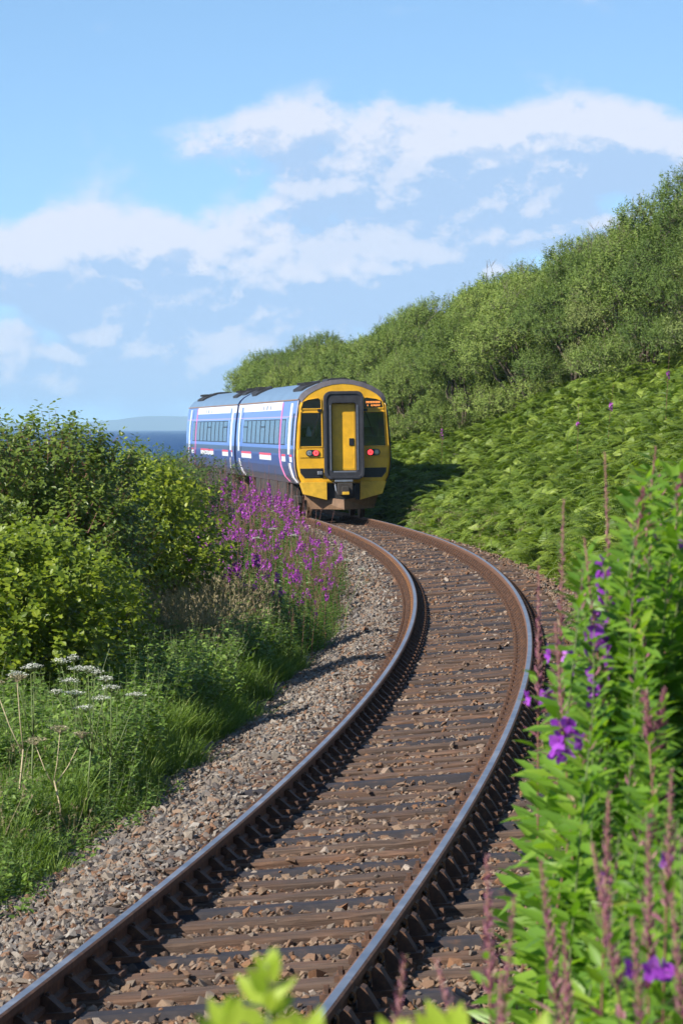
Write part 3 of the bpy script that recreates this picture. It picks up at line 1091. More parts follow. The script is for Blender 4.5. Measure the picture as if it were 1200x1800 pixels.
def dress_side(car, flip=False):
    """windows, doors and livery of one carriage; flip mirrors the order along the length"""
    fy = (lambda y: CAR_L - y) if flip else (lambda y: y)

    def span(a, b_):
        p, q = fy(a), fy(b_)
        return (min(p, q), max(p, q))
    for sgn in (-1, 1):
        # saloon windows, each with its frame
        ys = np.linspace(5.35, 19.6, 9)
        for i in range(8):
            a, c = span(ys[i] + .01, ys[i + 1] - .01)
            w_ = obj('window', side_patch(MB(), a, c, 2.06, 2.80, .004, sgn).mesh('window', M['black_gloss']), car)
            patch_obj('pane', w_, M['glass_side'], a + .16, c - .16, 2.09, 2.77, .008, sgn)
            if i in (3, 7):
                patch_obj('hopper_bar', w_, M['black_gloss'], a + .05, c - .05, 2.56, 2.60, .014, sgn, 1)
        a, c = span(3.35, 4.75)
        w_ = obj('window', side_patch(MB(), a, c, 2.06, 2.80, .004, sgn).mesh('window', M['black_gloss']), car)
        patch_obj('pane', w_, M['glass_side'], a + .16, c - .16, 2.09, 2.77, .008, sgn)
        # doors
        for (d0, d1) in ((1.75, 3.0), (20.3, 21.5)):
            a, c = span(d0, d1)
            dr = patch_obj('door', car, M['body'], a, c, 1.05, 3.22, .012, sgn, 10)
            patch_obj('door_window', dr, M['glass_side'], a + .3, c - .3, 2.1, 2.85, .018, sgn)
            patch_obj('door_edge', dr, M['white_paint'], *span(d0 - .04, d0 + .42) if d0 < 5 else span(d1 - .42, d1 + .04), 1.80, 3.24, .02, sgn, 8)
            e0, e1 = span(d0 - .04, d0 + .42) if d0 < 5 else span(d1 - .42, d1 + .04)
            for q in range(3):
                o0 = e0 + .16 * q
                patch_obj('stripe', dr, (M['white_paint'], M['plough'], M['white_paint'])[q], curve_y(o0, -1.2 if not flip else 1.2), curve_y(o0 + .11, -1.2 if not flip else 1.2), 1.02, 1.56, .02, sgn, 8)
        # pink swoosh beside the first saloon window
        a, c = span(5.0, 5.16)
        patch_obj('stripe', car, M['pink_paint'], curve_y(a, -2.4 if not flip else 2.4), curve_y(c, -2.4 if not flip else 2.4), 1.02, 3.28, .018, sgn, 16)
        # white blocks with red top line along the waist
        for (b0, b1) in ((16.0, 20.2), (8.2, 12.6), (1.0, 4.4)) if not flip else ((.8, 5.0), (9.0, 15.0), (18.6, 21.5)):
            bl = patch_obj('stripe', car, M['white_paint'], b0, b1, 1.59, 1.735, .006, sgn, 2)
            patch_obj('stripe_edge', bl, M['red_paint'], b0, b1, 1.738, 1.80, .007, sgn, 1)
        a, c = span(5.2, CAR_L - .05)
        patch_obj('upper_band', car, M['white_paint'], a, c, 3.06, 3.30, .005, sgn, 2)
        # lettering marks high on the side
        for q, yy in enumerate((9.3, 10.6, 12.0)):
            patch_obj('emblem', car, M['navy_paint'], fy(yy) - .08, fy(yy) + .10 + .12 * (q == 1), 3.09, 3.21, .012, sgn, 1)
    # underframe: equipment boxes
    for a, c, zb in ((5.2, 8.0, .42), (8.4, 11.2, .38), (11.6, 14.4, .45), (14.8, 16.6, .4)):
        obj('underframe_box', MB().box(-1.15, 1.15, a, c, zb, .975).mesh('underframe_box', M['under'], bevel=.02), car)
    for yc in (3.9, CAR_L - 3.9):
        bg_ = MB()
        for sgn in (-1, 1):
            bg_.box(sgn * 1.02 - .06, sgn * 1.02 + .06, yc - 1.75, yc + 1.75, .42, .62)
            for wy in (-1.3, 1.3):
                bg_.box(sgn * 1.05 - .10, sgn * 1.05 + .10, yc + wy - .17, yc + wy + .17, .30, .60)
            bg_.box(sgn * 1.0 - .12, sgn * 1.0 + .12, yc - .3, yc + .3, .45, .96)
        bg_.box(-.95, .95, yc - .2, yc + .2, .4, .96)
        bo = obj('bogie', bg_.mesh('bogie', M['under'], bevel=.015), car)
        for wy in (-1.3, 1.3):
            wb = MB()
            for sgn in (-1, 1):
                n = 24
                for r_, xx0, xx1 in ((.42, .70, .82), (.46, .68, .715)):
                    V = [(sgn * xx, yc + wy + r_ * math.cos(2 * math.pi * k / n), .42 + r_ * math.sin(2 * math.pi * k / n)) for xx in (xx0, xx1) for k in range(n)]
                    wb.add(V, [(k, (k + 1) % n, (k + 1) % n + n, k + n) for k in range(n)] + [tuple(range(n)), tuple(range(2 * n - 1, n - 1, -1))])
            wb.tube([(-.8, yc + wy, .42), (.8, yc + wy, .42)], .08, 10)
            obj('wheelset', wb.mesh('wheelset', M['plough']), bo)
    # roof vents: low black grilles on the roof shoulders
    def vent(y0, y1, x0, x1):
        v = MB()
        for sgn in (-1, 1):
            xs = np.linspace(x0, x1, 4)
            zr = lambda x: float(np.interp(x, [-p[0] for p in ROOF[:7]][::-1], [p[1] for p in ROOF[:7]][::-1]))
            V = [(sgn * x, y, zr(x) + dz) for y in (y0, y1) for dz in (-.01, .075) for x in xs]
            k = len(xs)
            F = []
            for i in range(k - 1):
                F += [(k + i, k + i + 1, 3 * k + i + 1, 3 * k + i), (i, i + 1, k + i + 1, k + i), (2 * k + i, 3 * k + i, 3 * k + i + 1, 2 * k + i + 1)]
            F += [(0, k, 3 * k, 2 * k), (k - 1, 3 * k - 1, 4 * k - 1, 2 * k - 1)]
            v.add(V, F)
            for yy in np.arange(y0 + .2, y1 - .1, .3):
                v.box(sgn * (x0 + x1) / 2 - .16, sgn * (x0 + x1) / 2 + .16, yy, yy + .08, zr((x0 + x1) / 2) + .05, zr((x0 + x1) / 2) + .12)
        obj('roof_vent', v.mesh('roof_vent', M['vent']), car)
    vent(*span(1.6, 4.4), .45, .98)
    vent(*span(18.2, 20.0), .45, .98)
    vent(*span(20.4, 21.9), .30, .85)
    obj('roof_pod', MB().prism([(-.36, 3.82), (.36, 3.82), (.30, 3.90), (.15, 3.925), (-.15, 3.925), (-.30, 3.90)], *span(.9, 2.4)).mesh('roof_pod', M['vent']), car)


def build_cab(car):
    full = SIDE[::-1] + [(-x, z) for x, z in SIDE]       # handled below; outline counter-clockwise from -y
    out = [(x, z) for x, z in SIDE[::-1]]                # left eave down to left bottom
    out = out + [(-x, z) for x, z in SIDE]               # right bottom up to right eave
    out = out + [(x, z) for x, z in ROOF[-2:0:-1]]       # roof back to the left
    cz = 2.3

    def inset(d):
        return [(x * (1 - d / 1.34), cz + (z - cz) * (1 - d / 1.6)) for x, z in out]
    # windows (lower, upper), left and right
    wl_low = [(-1.185, 2.03), (-.585, 2.03), (-.59, 2.955), (-1.135, 2.955)]
    wl_up = [(-1.13, 3.08), (-.60, 3.08), (-.60, 3.30), (-.66, 3.36), (-.95, 3.315), (-1.09, 3.26)]
    holes = [wl_low, wl_up, [(-x, z) for x, z in wl_low[::-1]], [(-x, z) for x, z in wl_up[::-1]]]
    # nose: rings from the side panels forward, then the flat front with its window openings
    rings = [(.26, 0.0), (.12, .004), (.05, .022), (.012, .055), (0.0, .10)]
    b = MB()
    n = len(out)
    V = []
    for y, d in rings:
        ofs = -.004 if y > .2 else 0
        V += [(x * 1.0, y, z) for x, z in (inset(d) if d else [(x * 1.004, cz + (z - cz) * 1.003) for x, z in out])]
    F = [(r_ * n + k, (r_ + 1) * n + k, (r_ + 1) * n + (k + 1) % n, r_ * n + (k + 1) % n) for r_ in range(len(rings) - 1) for k in range(n)]
    b.add(V, F)
    me = b.mesh('cab_front', M['yellow'])
    bm = bmesh.new()
    bm.from_mesh(me)
    edges = []
    for loop in [inset(.10)] + holes:
        vs = [bm.verts.new((x, 0.0, z)) for x, z in loop]
        for k in range(len(vs)):
            edges.append(bm.edges.new((vs[k], vs[(k + 1) % len(vs)])))
    r_ = bmesh.ops.triangle_fill(bm, use_beauty=True, use_dissolve=False, edges=edges, normal=(0, -1, 0))
    for f in bm.faces:
        if f.normal.y > .5:
            f.normal_flip()
    bmesh.ops.remove_doubles(bm, verts=bm.verts, dist=1e-4)
    bm.to_mesh(me)
    bm.free()
    cf = obj('cab_front', me, car)
    # dark edge of the roof over the yellow end
    rb = MB()
    o1 = [(x * 1.012, z + .02) for x, z in ROOF]
    o2 = [(x * .95, z - .105) for x, z in ROOF]
    nn = len(ROOF)
    V = [(x, .03, z) for x, z in o1] + [(x, -.012, z) for x, z in o2] + [(x, .30, z) for x, z in o1]
    rb.add(V, [(k, nn + k, nn + k + 1, k + 1) for k in range(nn - 1)] + [(k, k + 1, 2 * nn + k + 1, 2 * nn + k) for k in range(nn - 1)])
    obj('roof_edge', rb.mesh('roof_edge', M['roof_edge']), car)
    # windows with raised yellow surround and glass
    for sgn in (-1, 1):
        def mir(poly):
            return poly if sgn < 0 else [(-x, z) for x, z in poly[::-1]]

        def grow(poly, d):
            c0 = np.mean(poly, 0)
            return [(c0[0] + (x - c0[0]) * (1 + d / .29), c0[1] + (z - c0[1]) * (1 + d / max(.14, (max(p[1] for p in poly) - min(p[1] for p in poly)) / 2))) for x, z in poly]
        for nm, poly in (('windscreen', wl_low), ('upper_window', wl_up)):
            pl = mir(poly)
            wn = obj(nm, MB().prism(grow(pl, .004), .028, .036).mesh(nm, M['glass_cab']), car)
            obj('window_surround', MB().frame(grow(pl, .028), pl, -.022, .004).mesh('window_surround', M['yellow'], bevel=.004), wn)
            obj('seal', MB().frame(grow(pl, .008), grow(pl, -.014), .012, .026).mesh('seal', M['black_gloss']), wn)
        # wiper
        wp = MB().tube([(sgn * .62, -.03, 3.02), (sgn * .70, -.05, 2.78), (sgn * .86, -.035, 2.32)], .010, 5)
        wp.box(sgn * .64 - .05, sgn * .64 + .05, -.06, -.005, 2.99, 3.06)
        obj('wiper', wp.mesh('wiper', M['black_gloss']), car)
        # lamp panel and lamps
        lp = obj('lamp_panel', MB().prism([(sgn * x, z) for x, z in (((-1.24, 1.97), (-1.25, 1.80), (-1.20, 1.72), (-.56, 1.72), (-.56, 1.97)) if True else ())][::-sgn], -.018, .01).mesh('lamp_panel', M['yellow'], bevel=.006), car)
        cx = -.845 * -sgn
        obj('lamp_housing', MB().prism(rounded(cx - .185, cx + .185, 1.755, 1.935, .088, 6), -.045, -.01).mesh('lamp_housing', M['black_gloss'], bevel=.006), lp)
        hx, tx = (-.935 * -sgn, -.755 * -sgn)
        hl = obj('headlamp', MB().disc((hx, 1.845), .070, -.058, -.04).mesh('headlamp', M['lamp_clear'], bevel=.006), car)
        obj('bulb', MB().disc((hx, 1.845), .026, -.066, -.055, 12).mesh('bulb', M['steel_grey']), hl)
        tl = obj('tail_lamp', MB().disc((tx, 1.845), .074, -.058, -.04).mesh('tail_lamp', M['lamp_red'], bevel=.006), car)
        obj('lamp_core', MB().disc((tx, 1.845), .022, -.066, -.055, 12).mesh('lamp_core', M['lamp_red_core']), tl)
        # grille below the lamps
        gp = [(-1.20, 1.42), (-1.19, 1.30), (-1.07, 1.15), (-.555, 1.15), (-.555, 1.42)]
        gp = gp if sgn < 0 else [(-x, z) for x, z in gp[::-1]]
        gr = obj('grille', MB().prism(gp, -.006, .012).mesh('grille', M['black_gloss']), car)
        for q in range(5):
            zz = 1.185 + q * .05
            x1 = 1.06 + .10 * min(1, q / 3)
            obj('slat', MB().box(*sorted((sgn * .57, sgn * x1)), -.018, -.004, zz, zz + .018).mesh('slat', M['vent']), gr)
        # lower corner panel
        lo = [(-1.19, 1.045), (-1.08, .70), (-.46, .54), (-.46, 1.045)]
        lo = lo if sgn < 0 else [(-x, z) for x, z in lo[::-1]]
        obj('skirt_panel', MB().prism(lo, -.05, .55).mesh('skirt_panel', M['yellow_dull'], bevel=.012), car)
    # cab interior: lining, desk, seats
    ci = MB()
    ci.add([(x, y, z) for x, y, z in ((-1.2, 1.5, 1.3), (1.2, 1.5, 1.3), (1.15, 1.5, 3.3), (-1.15, 1.5, 3.3), (-1.2, .1, 1.3), (1.2, .1, 1.3), (1.15, .1, 3.3), (-1.15, .1, 3.3))],
           [(0, 1, 2, 3), (0, 4, 5, 1), (3, 2, 6, 7), (0, 3, 7, 4), (1, 5, 6, 2)])
    obj('cab_interior', ci.mesh('cab_interior', M['cab_wall']), car)
    for sgn in (-1, 1):
        obj('desk', MB().prism([(sgn * .56, 1.9), (sgn * 1.16, 1.9), (sgn * 1.16, 2.27), (sgn * .56, 2.30)][::sgn], .06, .5).mesh('desk', M['black_gloss']), car)
        st = obj('driver_seat', MB().box(sgn * .86 - .2, sgn * .86 + .2, .85, 1.0, 1.9, 2.55).mesh('driver_seat', M['seat'], bevel=.05), car)
        if sgn < 0:
            obj('seat_cover', MB().prism([(-.96, 2.30), (-.80, 2.30), (-.80, 2.42), (-.88, 2.60), (-.93, 2.52)], .70, .80).mesh('seat_cover', M['paper'], bevel=.02), st)
    # destination display: two lines of amber dots behind the upper right window
    dd = obj('destination_display', MB().box(.60, 1.12, .06, .12, 3.085, 3.31).mesh('destination_display', M['black_gloss']), car)
    g = np.random.default_rng(3)
    for row, (z0, z1, wmin) in enumerate(((3.205, 3.26, .032), (3.12, 3.165, .018))):
        xx = .665
        q = 0
        while xx < 1.06:
            wd = wmin + g.random() * .012
            if not (row == 1 and g.random() < .35):
                b = MB()
                b.box(xx, xx + wd * .28, .045, .056, z0, z1)
                b.box(xx, xx + wd * .8, .046, .057, z1 - .016, z1)
                if g.random() < .6: b.box(xx + wd * .55, xx + wd * .82, .0455, .0565, z0, z1)
                if g.random() < .6: b.box(xx, xx + wd * .8, .0465, .0575, z0, z0 + .014)
                obj('amber_segment', b.mesh('amber_segment', M['led']), dd)
            xx += wd + .006
    # gangway: rubber frame, recessed yellow door
    go_ = rounded(-.53, .53, 1.12, 3.53, .17, 5)
    gi_ = rounded(-.335, .335, 1.30, 3.22, .05, 5)
    gw = obj('gangway_frame', MB().frame(go_, gi_, -.40, .0).mesh('gangway_frame', M['black_rubber'], bevel=.012), car)
    obj('gangway_lip', MB().frame(rounded(-.545, .545, 1.105, 3.545, .18, 5), rounded(-.47, .47, 1.18, 3.46, .14, 5), -.43, -.385).mesh('gangway_lip', M['black_rubber'], bevel=.01), gw)
    for sgn in (-1, 1):
        obj('rubbing_strip', MB().box(sgn * .375 - .012, sgn * .375 + .012, -.415, -.395, 1.36, 3.16).mesh('rubbing_strip', M['steel_grey']), gw)
    obj('rubbing_strip', MB().box(-.44, .44, -.47, -.38, 1.13, 1.20).mesh('rubbing_strip', M['black_rubber'], bevel=.01), gw)
    dr = obj('gangway_door', MB().box(-.333, .333, -.23, -.17, 1.36, 3.20).mesh('gangway_door', M['yellow'], bevel=.008), car)
    obj('door_panel', MB().frame([(-.30, 1.40), (.30, 1.40), (.30, 3.17), (-.30, 3.17)], [(-.28, 1.42), (.28, 1.42), (.28, 3.15), (-.28, 3.15)], -.238, -.23).mesh('door_panel', M['yellow_dull']), dr)
    obj('handle', MB().box(.15, .28, -.255, -.228, 2.04, 2.24).mesh('handle', M['black_gloss'], bevel=.01), dr)
    obj('door_sill', MB().box(-.32, .32, -.38, -.235, 1.30, 1.345).mesh('door_sill', M['steel_grey'], bevel=.008), dr)
    # coupler in its dark recess
    obj('coupler_pocket', MB().box(-.46, .46, .08, .5, .54, 1.1).mesh('coupler_pocket', M['vent']), car)
    cp = MB()
    cp.box(-.16, .16, -.42, .3, .72, .98)
    cp.box(-.21, .21, -.50, -.40, .68, 1.02)
    cp.prism(rounded(-.10, .10, .74, .92, .05), -.56, -.48)
    co = obj('coupler', cp.mesh('coupler', M['under'], bevel=.015), car)
    obj('coupler_plate', MB().box(-.09, .10, -.59, -.565, .69, .77).mesh('coupler_plate', M['yellow_dull'], bevel=.008), co)
    for q, (x0, z0) in enumerate(((-.26, 1.02), (-.19, .98), (.25, .96))):
        obj('hose', MB().tube([(x0, .1, z0), (x0, -.3, z0), (x0 * 1.02, -.42, z0 - .08), (x0 * .95, -.44, z0 - .22), (x0 * .7, -.42, z0 - .30)], .022, 7).mesh('hose', M['steel_grey'] if q == 0 else M['black_rubber']), co)
    obj('bracket', MB().box(-.28, .22, -.46, -.38, 1.04, 1.10).mesh('bracket', M['steel_grey'], bevel=.01), co)
    obj('jumper_socket', MB().box(-.72, -.58, -.09, .0, 1.24, 1.34).mesh('jumper_socket', M['steel_grey'], bevel=.02), car)
    # obstacle deflector, V shaped
    df = MB()
    V = []
    for sgn in (-1, 1):
        V += [(sgn * 1.0, .35, .66), (sgn * .92, .38, .29)]
    V = [(-1.02, .42, .68), (0, -.10, .545), (1.02, .42, .68), (-.88, .45, .29), (0, -.16, .27), (.88, .45, .29),
         (-1.02, .47, .68), (0, -.05, .545), (1.02, .47, .68), (-.88, .50, .29), (0, -.11, .27), (.88, .50, .29)]
    df.add(V, [(0, 3, 4, 1), (1, 4, 5, 2), (6, 7, 10, 9), (7, 8, 11, 10), (0, 1, 7, 6), (1, 2, 8, 7), (3, 9, 10, 4), (4, 10, 11, 5), (0, 6, 9, 3), (2, 5, 11, 8)])
    obj('deflector', df.mesh('deflector', M['plough']), car)
    obj('cab_side_window', side_patch(MB(), .75, 1.25, 2.06, 2.95, .008, -1).mesh('cab_side_window', M['black_gloss']), car)
    obj('handrail', MB().tube([(-1.30, -.02, 1.99), (-1.26, -.055, 2.03), (-1.19, -.055, 3.15), (-1.17, -.02, 3.2)], .012, 6).mesh('handrail', M['yellow']), car)
    obj('handrail', MB().tube([(1.30, -.02, 1.99), (1.26, -.055, 2.03), (1.19, -.055, 3.15), (1.17, -.02, 3.2)], .012, 6).mesh('handrail', M['yellow']), car)


BODY, ROOFM, GUT = car_body(), car_roof(), gutter()
S_TRAIN = 110.5


def carriage(s0, label, group, flip):
    a, b = TF(s0, 0.0, 0.0), TF(s0 + CAR_L, 0.0, 0.0)
    car = empty('train_carriage', a)
    h = math.atan2(b[0] - a[0], b[1] - a[1])
    car.rotation_euler = (0, -math.atan(float(cant(s0))), -h)
    tag(car, label, 'train carriage', group)
    obj('body', BODY, car)
    obj('roof', ROOFM, car)
    obj('gutter', GUT, car)
    dress_side(car, flip)
    return car


GRP = 'carriages of the train'
car1 = carriage(S_TRAIN, 'train carriage with the yellow end, red tail lamps and black gangway', GRP, False)
build_cab(car1)
car2 = carriage(S_TRAIN + CAR_L + .75, 'far blue train carriage coupled beyond the yellow ended one', GRP, True)
# bellows between the carriages and a plain inner end wall
ie = MB()
full = SIDE + ROOF[1:-1] + [(-x, z) for x, z in SIDE[::-1]]
ie.add([(x, .01, z) for x, z in full], [tuple(range(len(full) - 1, -1, -1))])
obj('end_wall', ie.mesh('end_wall', M['navy_paint']), car2)
bl = MB()
for q in range(6):
    bl.frame(rounded(-.62, .62, 1.0, 3.5, .15, 4), rounded(-.5, .5, 1.1, 3.4, .12, 4), -.72 + q * .12, -.72 + q * .12 + .06)
bl.frame(rounded(-.57, .57, 1.05, 3.45, .15, 4), rounded(-.5, .5, 1.1, 3.4, .12, 4), -.75, .0)
obj('bellows', bl.mesh('bellows', M['black_rubber']), car2)

# ------------------------------------------------------------------ vegetation builders
UP = np.array([0, 0, 1.0])
SUNV = np.array(to_sun)          # leaves turn towards the light


def leaf_of(tmpl, ratio):
    v = tmpl[0].copy()
    v[:, 0] *= ratio
    v[:, 2] *= .5
    return v, tmpl[1]


def crown(g, lobes, shoots, lpl, llen, ratio, slen, tmpl, droop=.25, upb=.5, fill=.25, zmin=.03, spread=.9, sunw=.8, nout=.4):
    """leaves on many short shoots spread through a lumpy volume -> (leaf parts, twig parts)"""
    lobes = np.asarray(lobes, float)
    C, Rr = lobes[:, :3], lobes[:, 3:6]
    area = (Rr[:, 0] * Rr[:, 1] + Rr[:, 0] * Rr[:, 2] + Rr[:, 1] * Rr[:, 2])
    k = g.choice(len(lobes), shoots, p=area / area.sum())
    d = rdir(shoots, g)
    d[:, 2] = np.where(d[:, 2] < -.25, -d[:, 2] * .6, d[:, 2])
    d = unit(d)
    rad = .70 + .36 * g.random((shoots, 1)) ** .7
    B = C[k] + d * Rr[k] * rad
    inside = np.zeros(shoots, int)
    for j in range(len(lobes)):
        inside += (np.linalg.norm((B - C[j]) / Rr[j], axis=1) < .60)
    keep = (inside == 0) & (B[:, 2] > zmin)
    B, d = B[keep], d[keep]
    n = len(B)
    D = unit(d * .7 + UP * upb + g.normal(size=(n, 3)) * .33)
    Ls = slen * (.55 + .85 * g.random((n, 1)))
    X = unit(np.cross(D, UP + .01)); Yv = np.cross(D, X)
    ph = g.random((n, 1)) * 6.28
    st = g.random(n)
    Ps, Ts, Ns, Ss, tn = [], [], [], [], []
    for j in range(lpl):
        t = (j + .5) / lpl
        a = ph + j * 2.4
        radial = X * np.cos(a) + Yv * np.sin(a)
        Ps.append(B + D * Ls * t - UP * (t * t) * Ls * droop * .5 + g.normal(size=(n, 3)) * .012)
        Ts.append(D * (.2 + .6 * t) + radial * spread - UP * droop + g.normal(size=(n, 3)) * .22)
        Ns.append(UP * (.7 if nout < 1 else .3) + d * nout + D * .2 + SUNV * sunw + g.normal(size=(n, 3)) * .4)
        Ss.append(llen * (.65 + .55 * g.random(n)) * (1 - .3 * t))
        tn.append(np.clip(st * .55 + g.random(n) * .45, 0, 1))
    P = np.concatenate(Ps); T = np.concatenate(Ts); N = np.concatenate(Ns); S = np.concatenate(Ss); tn = np.concatenate(tn)
    if fill:
        m = int(len(P) * fill)
        kk = g.choice(len(lobes), m, p=area / area.sum())
        dd = rdir(m, g)
        Pi = C[kk] + dd * Rr[kk] * (.15 + .6 * g.random((m, 1)))
        ok = Pi[:, 2] > zmin
        Pi = Pi[ok]; m = len(Pi)
        P = np.concatenate([P, Pi]); T = np.concatenate([T, rdir(m, g)]); N = np.concatenate([N, UP + rdir(m, g) * .8])
        S = np.concatenate([S, llen * (.8 + .6 * g.random(m))]); tn = np.concatenate([tn, g.random(m)])
    tv, tf = leaf_of(tmpl, ratio)
    leaves = place(tv, tf, P, T, N, S, tn)
    tw = tubes(B - D * Ls * .35, B + D * Ls * .7 - UP * Ls * droop * .35, .0035 * slen / .3, .0012 * slen / .3, 3)
    return leaves, tw


def limbs(g, roots, targets, r0, wob=.15, seg=5, sides=5):
    """bent tapering stems from root points to targets"""
    out = MB()
    for a, b in zip(roots, targets):
        a, b = np.asarray(a, float), np.asarray(b, float)
        pts = []
        for i in range(seg + 1):
            t = i / seg
            p = a * (1 - t) + b * t
            p = p + g.normal(size=3) * wob * math.sin(t * math.pi) * .5
            p[2] = a[2] * (1 - t) + b[2] * t + .15 * (b[2] - a[2]) * math.sin(t * math.pi)
            pts.append(p)
        out.tube(pts, list(np.linspace(r0, r0 * .3, seg + 1)), sides)
    return out


def plant_obj(name, loc, label, cat, group=None, rz=0.0, sc=1.0, tilt=(0, 0)):
    o = empty(name, loc, (tilt[0], tilt[1], rz))
    o.scale = (sc,) * 3 if not hasattr(sc, '__len__') else sc
    return tag(o, label, cat, group)


# ------------------------------------------------------------------ trees on the slope
def tree_variant(seed, H, RX, mat, leaf=.125, ratio=.32, shoots=3100, bare=0):
    g = np.random.default_rng(seed)
    lobes = []
    for i in range(17):
        zz = 1 - 1.12 * (i + .5) / 17
        rr = math.sqrt(max(0, 1 - zz * zz))
        a = i * 2.4 + g.random() * .5
        k_ = g.uniform(.52, .80)
        r_ = RX * g.uniform(.26, .44)
        lobes.append((RX * k_ * rr * math.cos(a), RX * k_ * rr * math.sin(a), H * (.46 + .42 * zz * k_ / .75), r_, r_, r_ * g.uniform(.85, 1.1)))
    for i in range(6):
        a = i * 1.05 + g.random()
        lobes.append((RX * .72 * math.cos(a), RX * .72 * math.sin(a), H * g.uniform(.08, .2), RX * .36, RX * .36, RX * .34))
    lv, tw = crown(g, lobes, shoots, 15, leaf, ratio, .34, L_DIAMOND, .12, .7, .06, .03, .9, .1, 1.1)
    foli = fast_mesh('crown', [(lv[0], lv[1], 0, lv[2])], [mat])
    tr = limbs(g, [(g.normal() * .1, g.normal() * .1, -.3) for _ in range(13)], [(l[0] * .9, l[1] * .9, l[2]) for l in lobes[1:14]], .075, .3, 6)
    tv = tr.mesh('trunk', M['bark'], True)
    nb = 3 + bare
    tp = np.array([l[:3] for l in lobes])[g.integers(0, 8, nb)] + g.normal(size=(nb, 3)) * .4
    e = tp + unit(np.c_[g.normal(size=(nb, 2)) * .35, np.ones(nb)]) * (RX * .3 + .4 * g.random((nb, 1)) + (.15 if bare else 0))
    tws = [tubes(tp, e, .010, .004, 4)]
    e2 = e - (e - tp) * .3
    for _ in range(3):
        tws.append(tubes(e2, e2 + unit(np.c_[g.normal(size=(nb, 2)) * .6, np.ones(nb)]) * .35, .005, .002, 3))
    twm = fast_mesh('twigs', [(tw[0], tw[1], 0)] + [(a, b, 0) for a, b, c in tws], [M['twig']])
    return foli, tv, twm


WILLOWS = [tree_variant(300 + i, 4.6, 2.05, M[('willow', 'willow_grey', 'willow', 'willow_dark', 'willow', 'willow_dark')[i]], bare=9 if i in (1, 4) else 0) for i in range(6)]
FIR = tree_variant(400, 5.5, 2.2, M['evergreen'], .10, .28, 1100)


def put_tree(name, var, p, label, cat, group, sc, rz):
    t_ = plant_obj(name, p, label, cat, group, rz, sc)
    obj('crown', var[0], t_)
    obj('trunk', var[1], t_)
    obj('twigs', var[2], t_)
    return t_


def XY0(d, x):
    X = (x - 600) / 7000 * d
    return np.array([X, d, float(ground_z(X, d))])


g = np.random.default_rng(55)
spots = []
for row, (ua, ub, sa, sb, step) in enumerate(((5.2, 7.2, 124, 222, 3.4), (8.0, 9.8, 101, 222, 3.3), (10.8, 12.8, 110, 222, 3.8), (14.2, 16.5, 122, 200, 4.2))):
    s = sa
    while s < sb:
        u = g.uniform(ua, ub) - (1.0 if s > 175 else 0)
        p = SU(np.array(s), u)
        if p[0] / p[1] < .112 and p[0] / p[1] > -.0205:
            spots.append((s, u, row, p))
        s += step * g.uniform(.8, 1.25)
SPECIAL = {}
def nearest(px_, row_ok, used=[]):
    best = min((i for i in range(len(spots)) if spots[i][2] in row_ok and i not in used), key=lambda i: abs(600 + 7000 * spots[i][3][0] / spots[i][3][1] - px_) + spots[i][3][1] * .2)
    used.append(best)
    return best
for px_, rows, lab in ((1190, (1, 2), 'tall willow tree on the slope at the right edge of the picture'),
                       (1075, (1,), 'willow tree with bare twigs on top, left of the one at the right edge'),
                       (440, (0,), 'leftmost grey green willow tree, behind the roof of the far carriage'),
                       (700, (0,), 'low willow tree just right of the train behind the bracken'),
                       (840, (0,), 'spreading willow tree above the dark hollow in the bracken')):
    SPECIAL[nearest(px_, rows)] = lab
ORD = 'first second third fourth fifth sixth seventh eighth ninth tenth eleventh twelfth thirteenth fourteenth fifteenth sixteenth seventeenth eighteenth'.split()
_col = lambda i: 600 + 7000 * spots[i][3][0] / spots[i][3][1]
front = [i for i in range(len(spots)) if i not in SPECIAL and (spots[i][2] == 0 or (spots[i][2] == 1 and spots[i][0] < 124))]
right = sorted([i for i in front if _col(i) > 690], key=_col)
for q, i in enumerate(right[:18]):
    SPECIAL[i] = 'front row willow of the thicket, %s to the right of the train' % ORD[q]
left = sorted([i for i in front if _col(i) <= 690], key=_col)
for q, i in enumerate(left[:18]):
    SPECIAL[i] = 'willow behind the train roof, %s from the left end of the thicket' % ORD[q]
for i, (s, u, row, p) in enumerate(spots):
    k = int(g.integers(0, 6))
    sc = g.uniform(.74, 1.16) * float(np.interp(s, [100, 122, 150], [.98, .97, .92])) * (.84 if row == 0 and s < 150 else 1) * (.88 if s > 170 else 1) * (.9 if row >= 3 else 1)
    if i in SPECIAL and 'bare' in SPECIAL[i]:
        k = 1
    put_tree('willow_tree', WILLOWS[k], p - np.array([0, 0, .15]), SPECIAL.get(i, 'grey green bushy willow tree in the thicket on the hillside'), 'tree', 'willow thicket on the hillside', (sc * g.uniform(.9, 1.15), sc * g.uniform(.9, 1.15), sc), g.uniform(0, 6.28))
_p = XY0(156.0, 882)
put_tree('evergreen_tree', FIR, _p, 'dark evergreen tree showing above the willow thicket', 'tree', None, (CAM_Z + 240 / 7000 * 156 - _p[2]) / 5.3, .4)


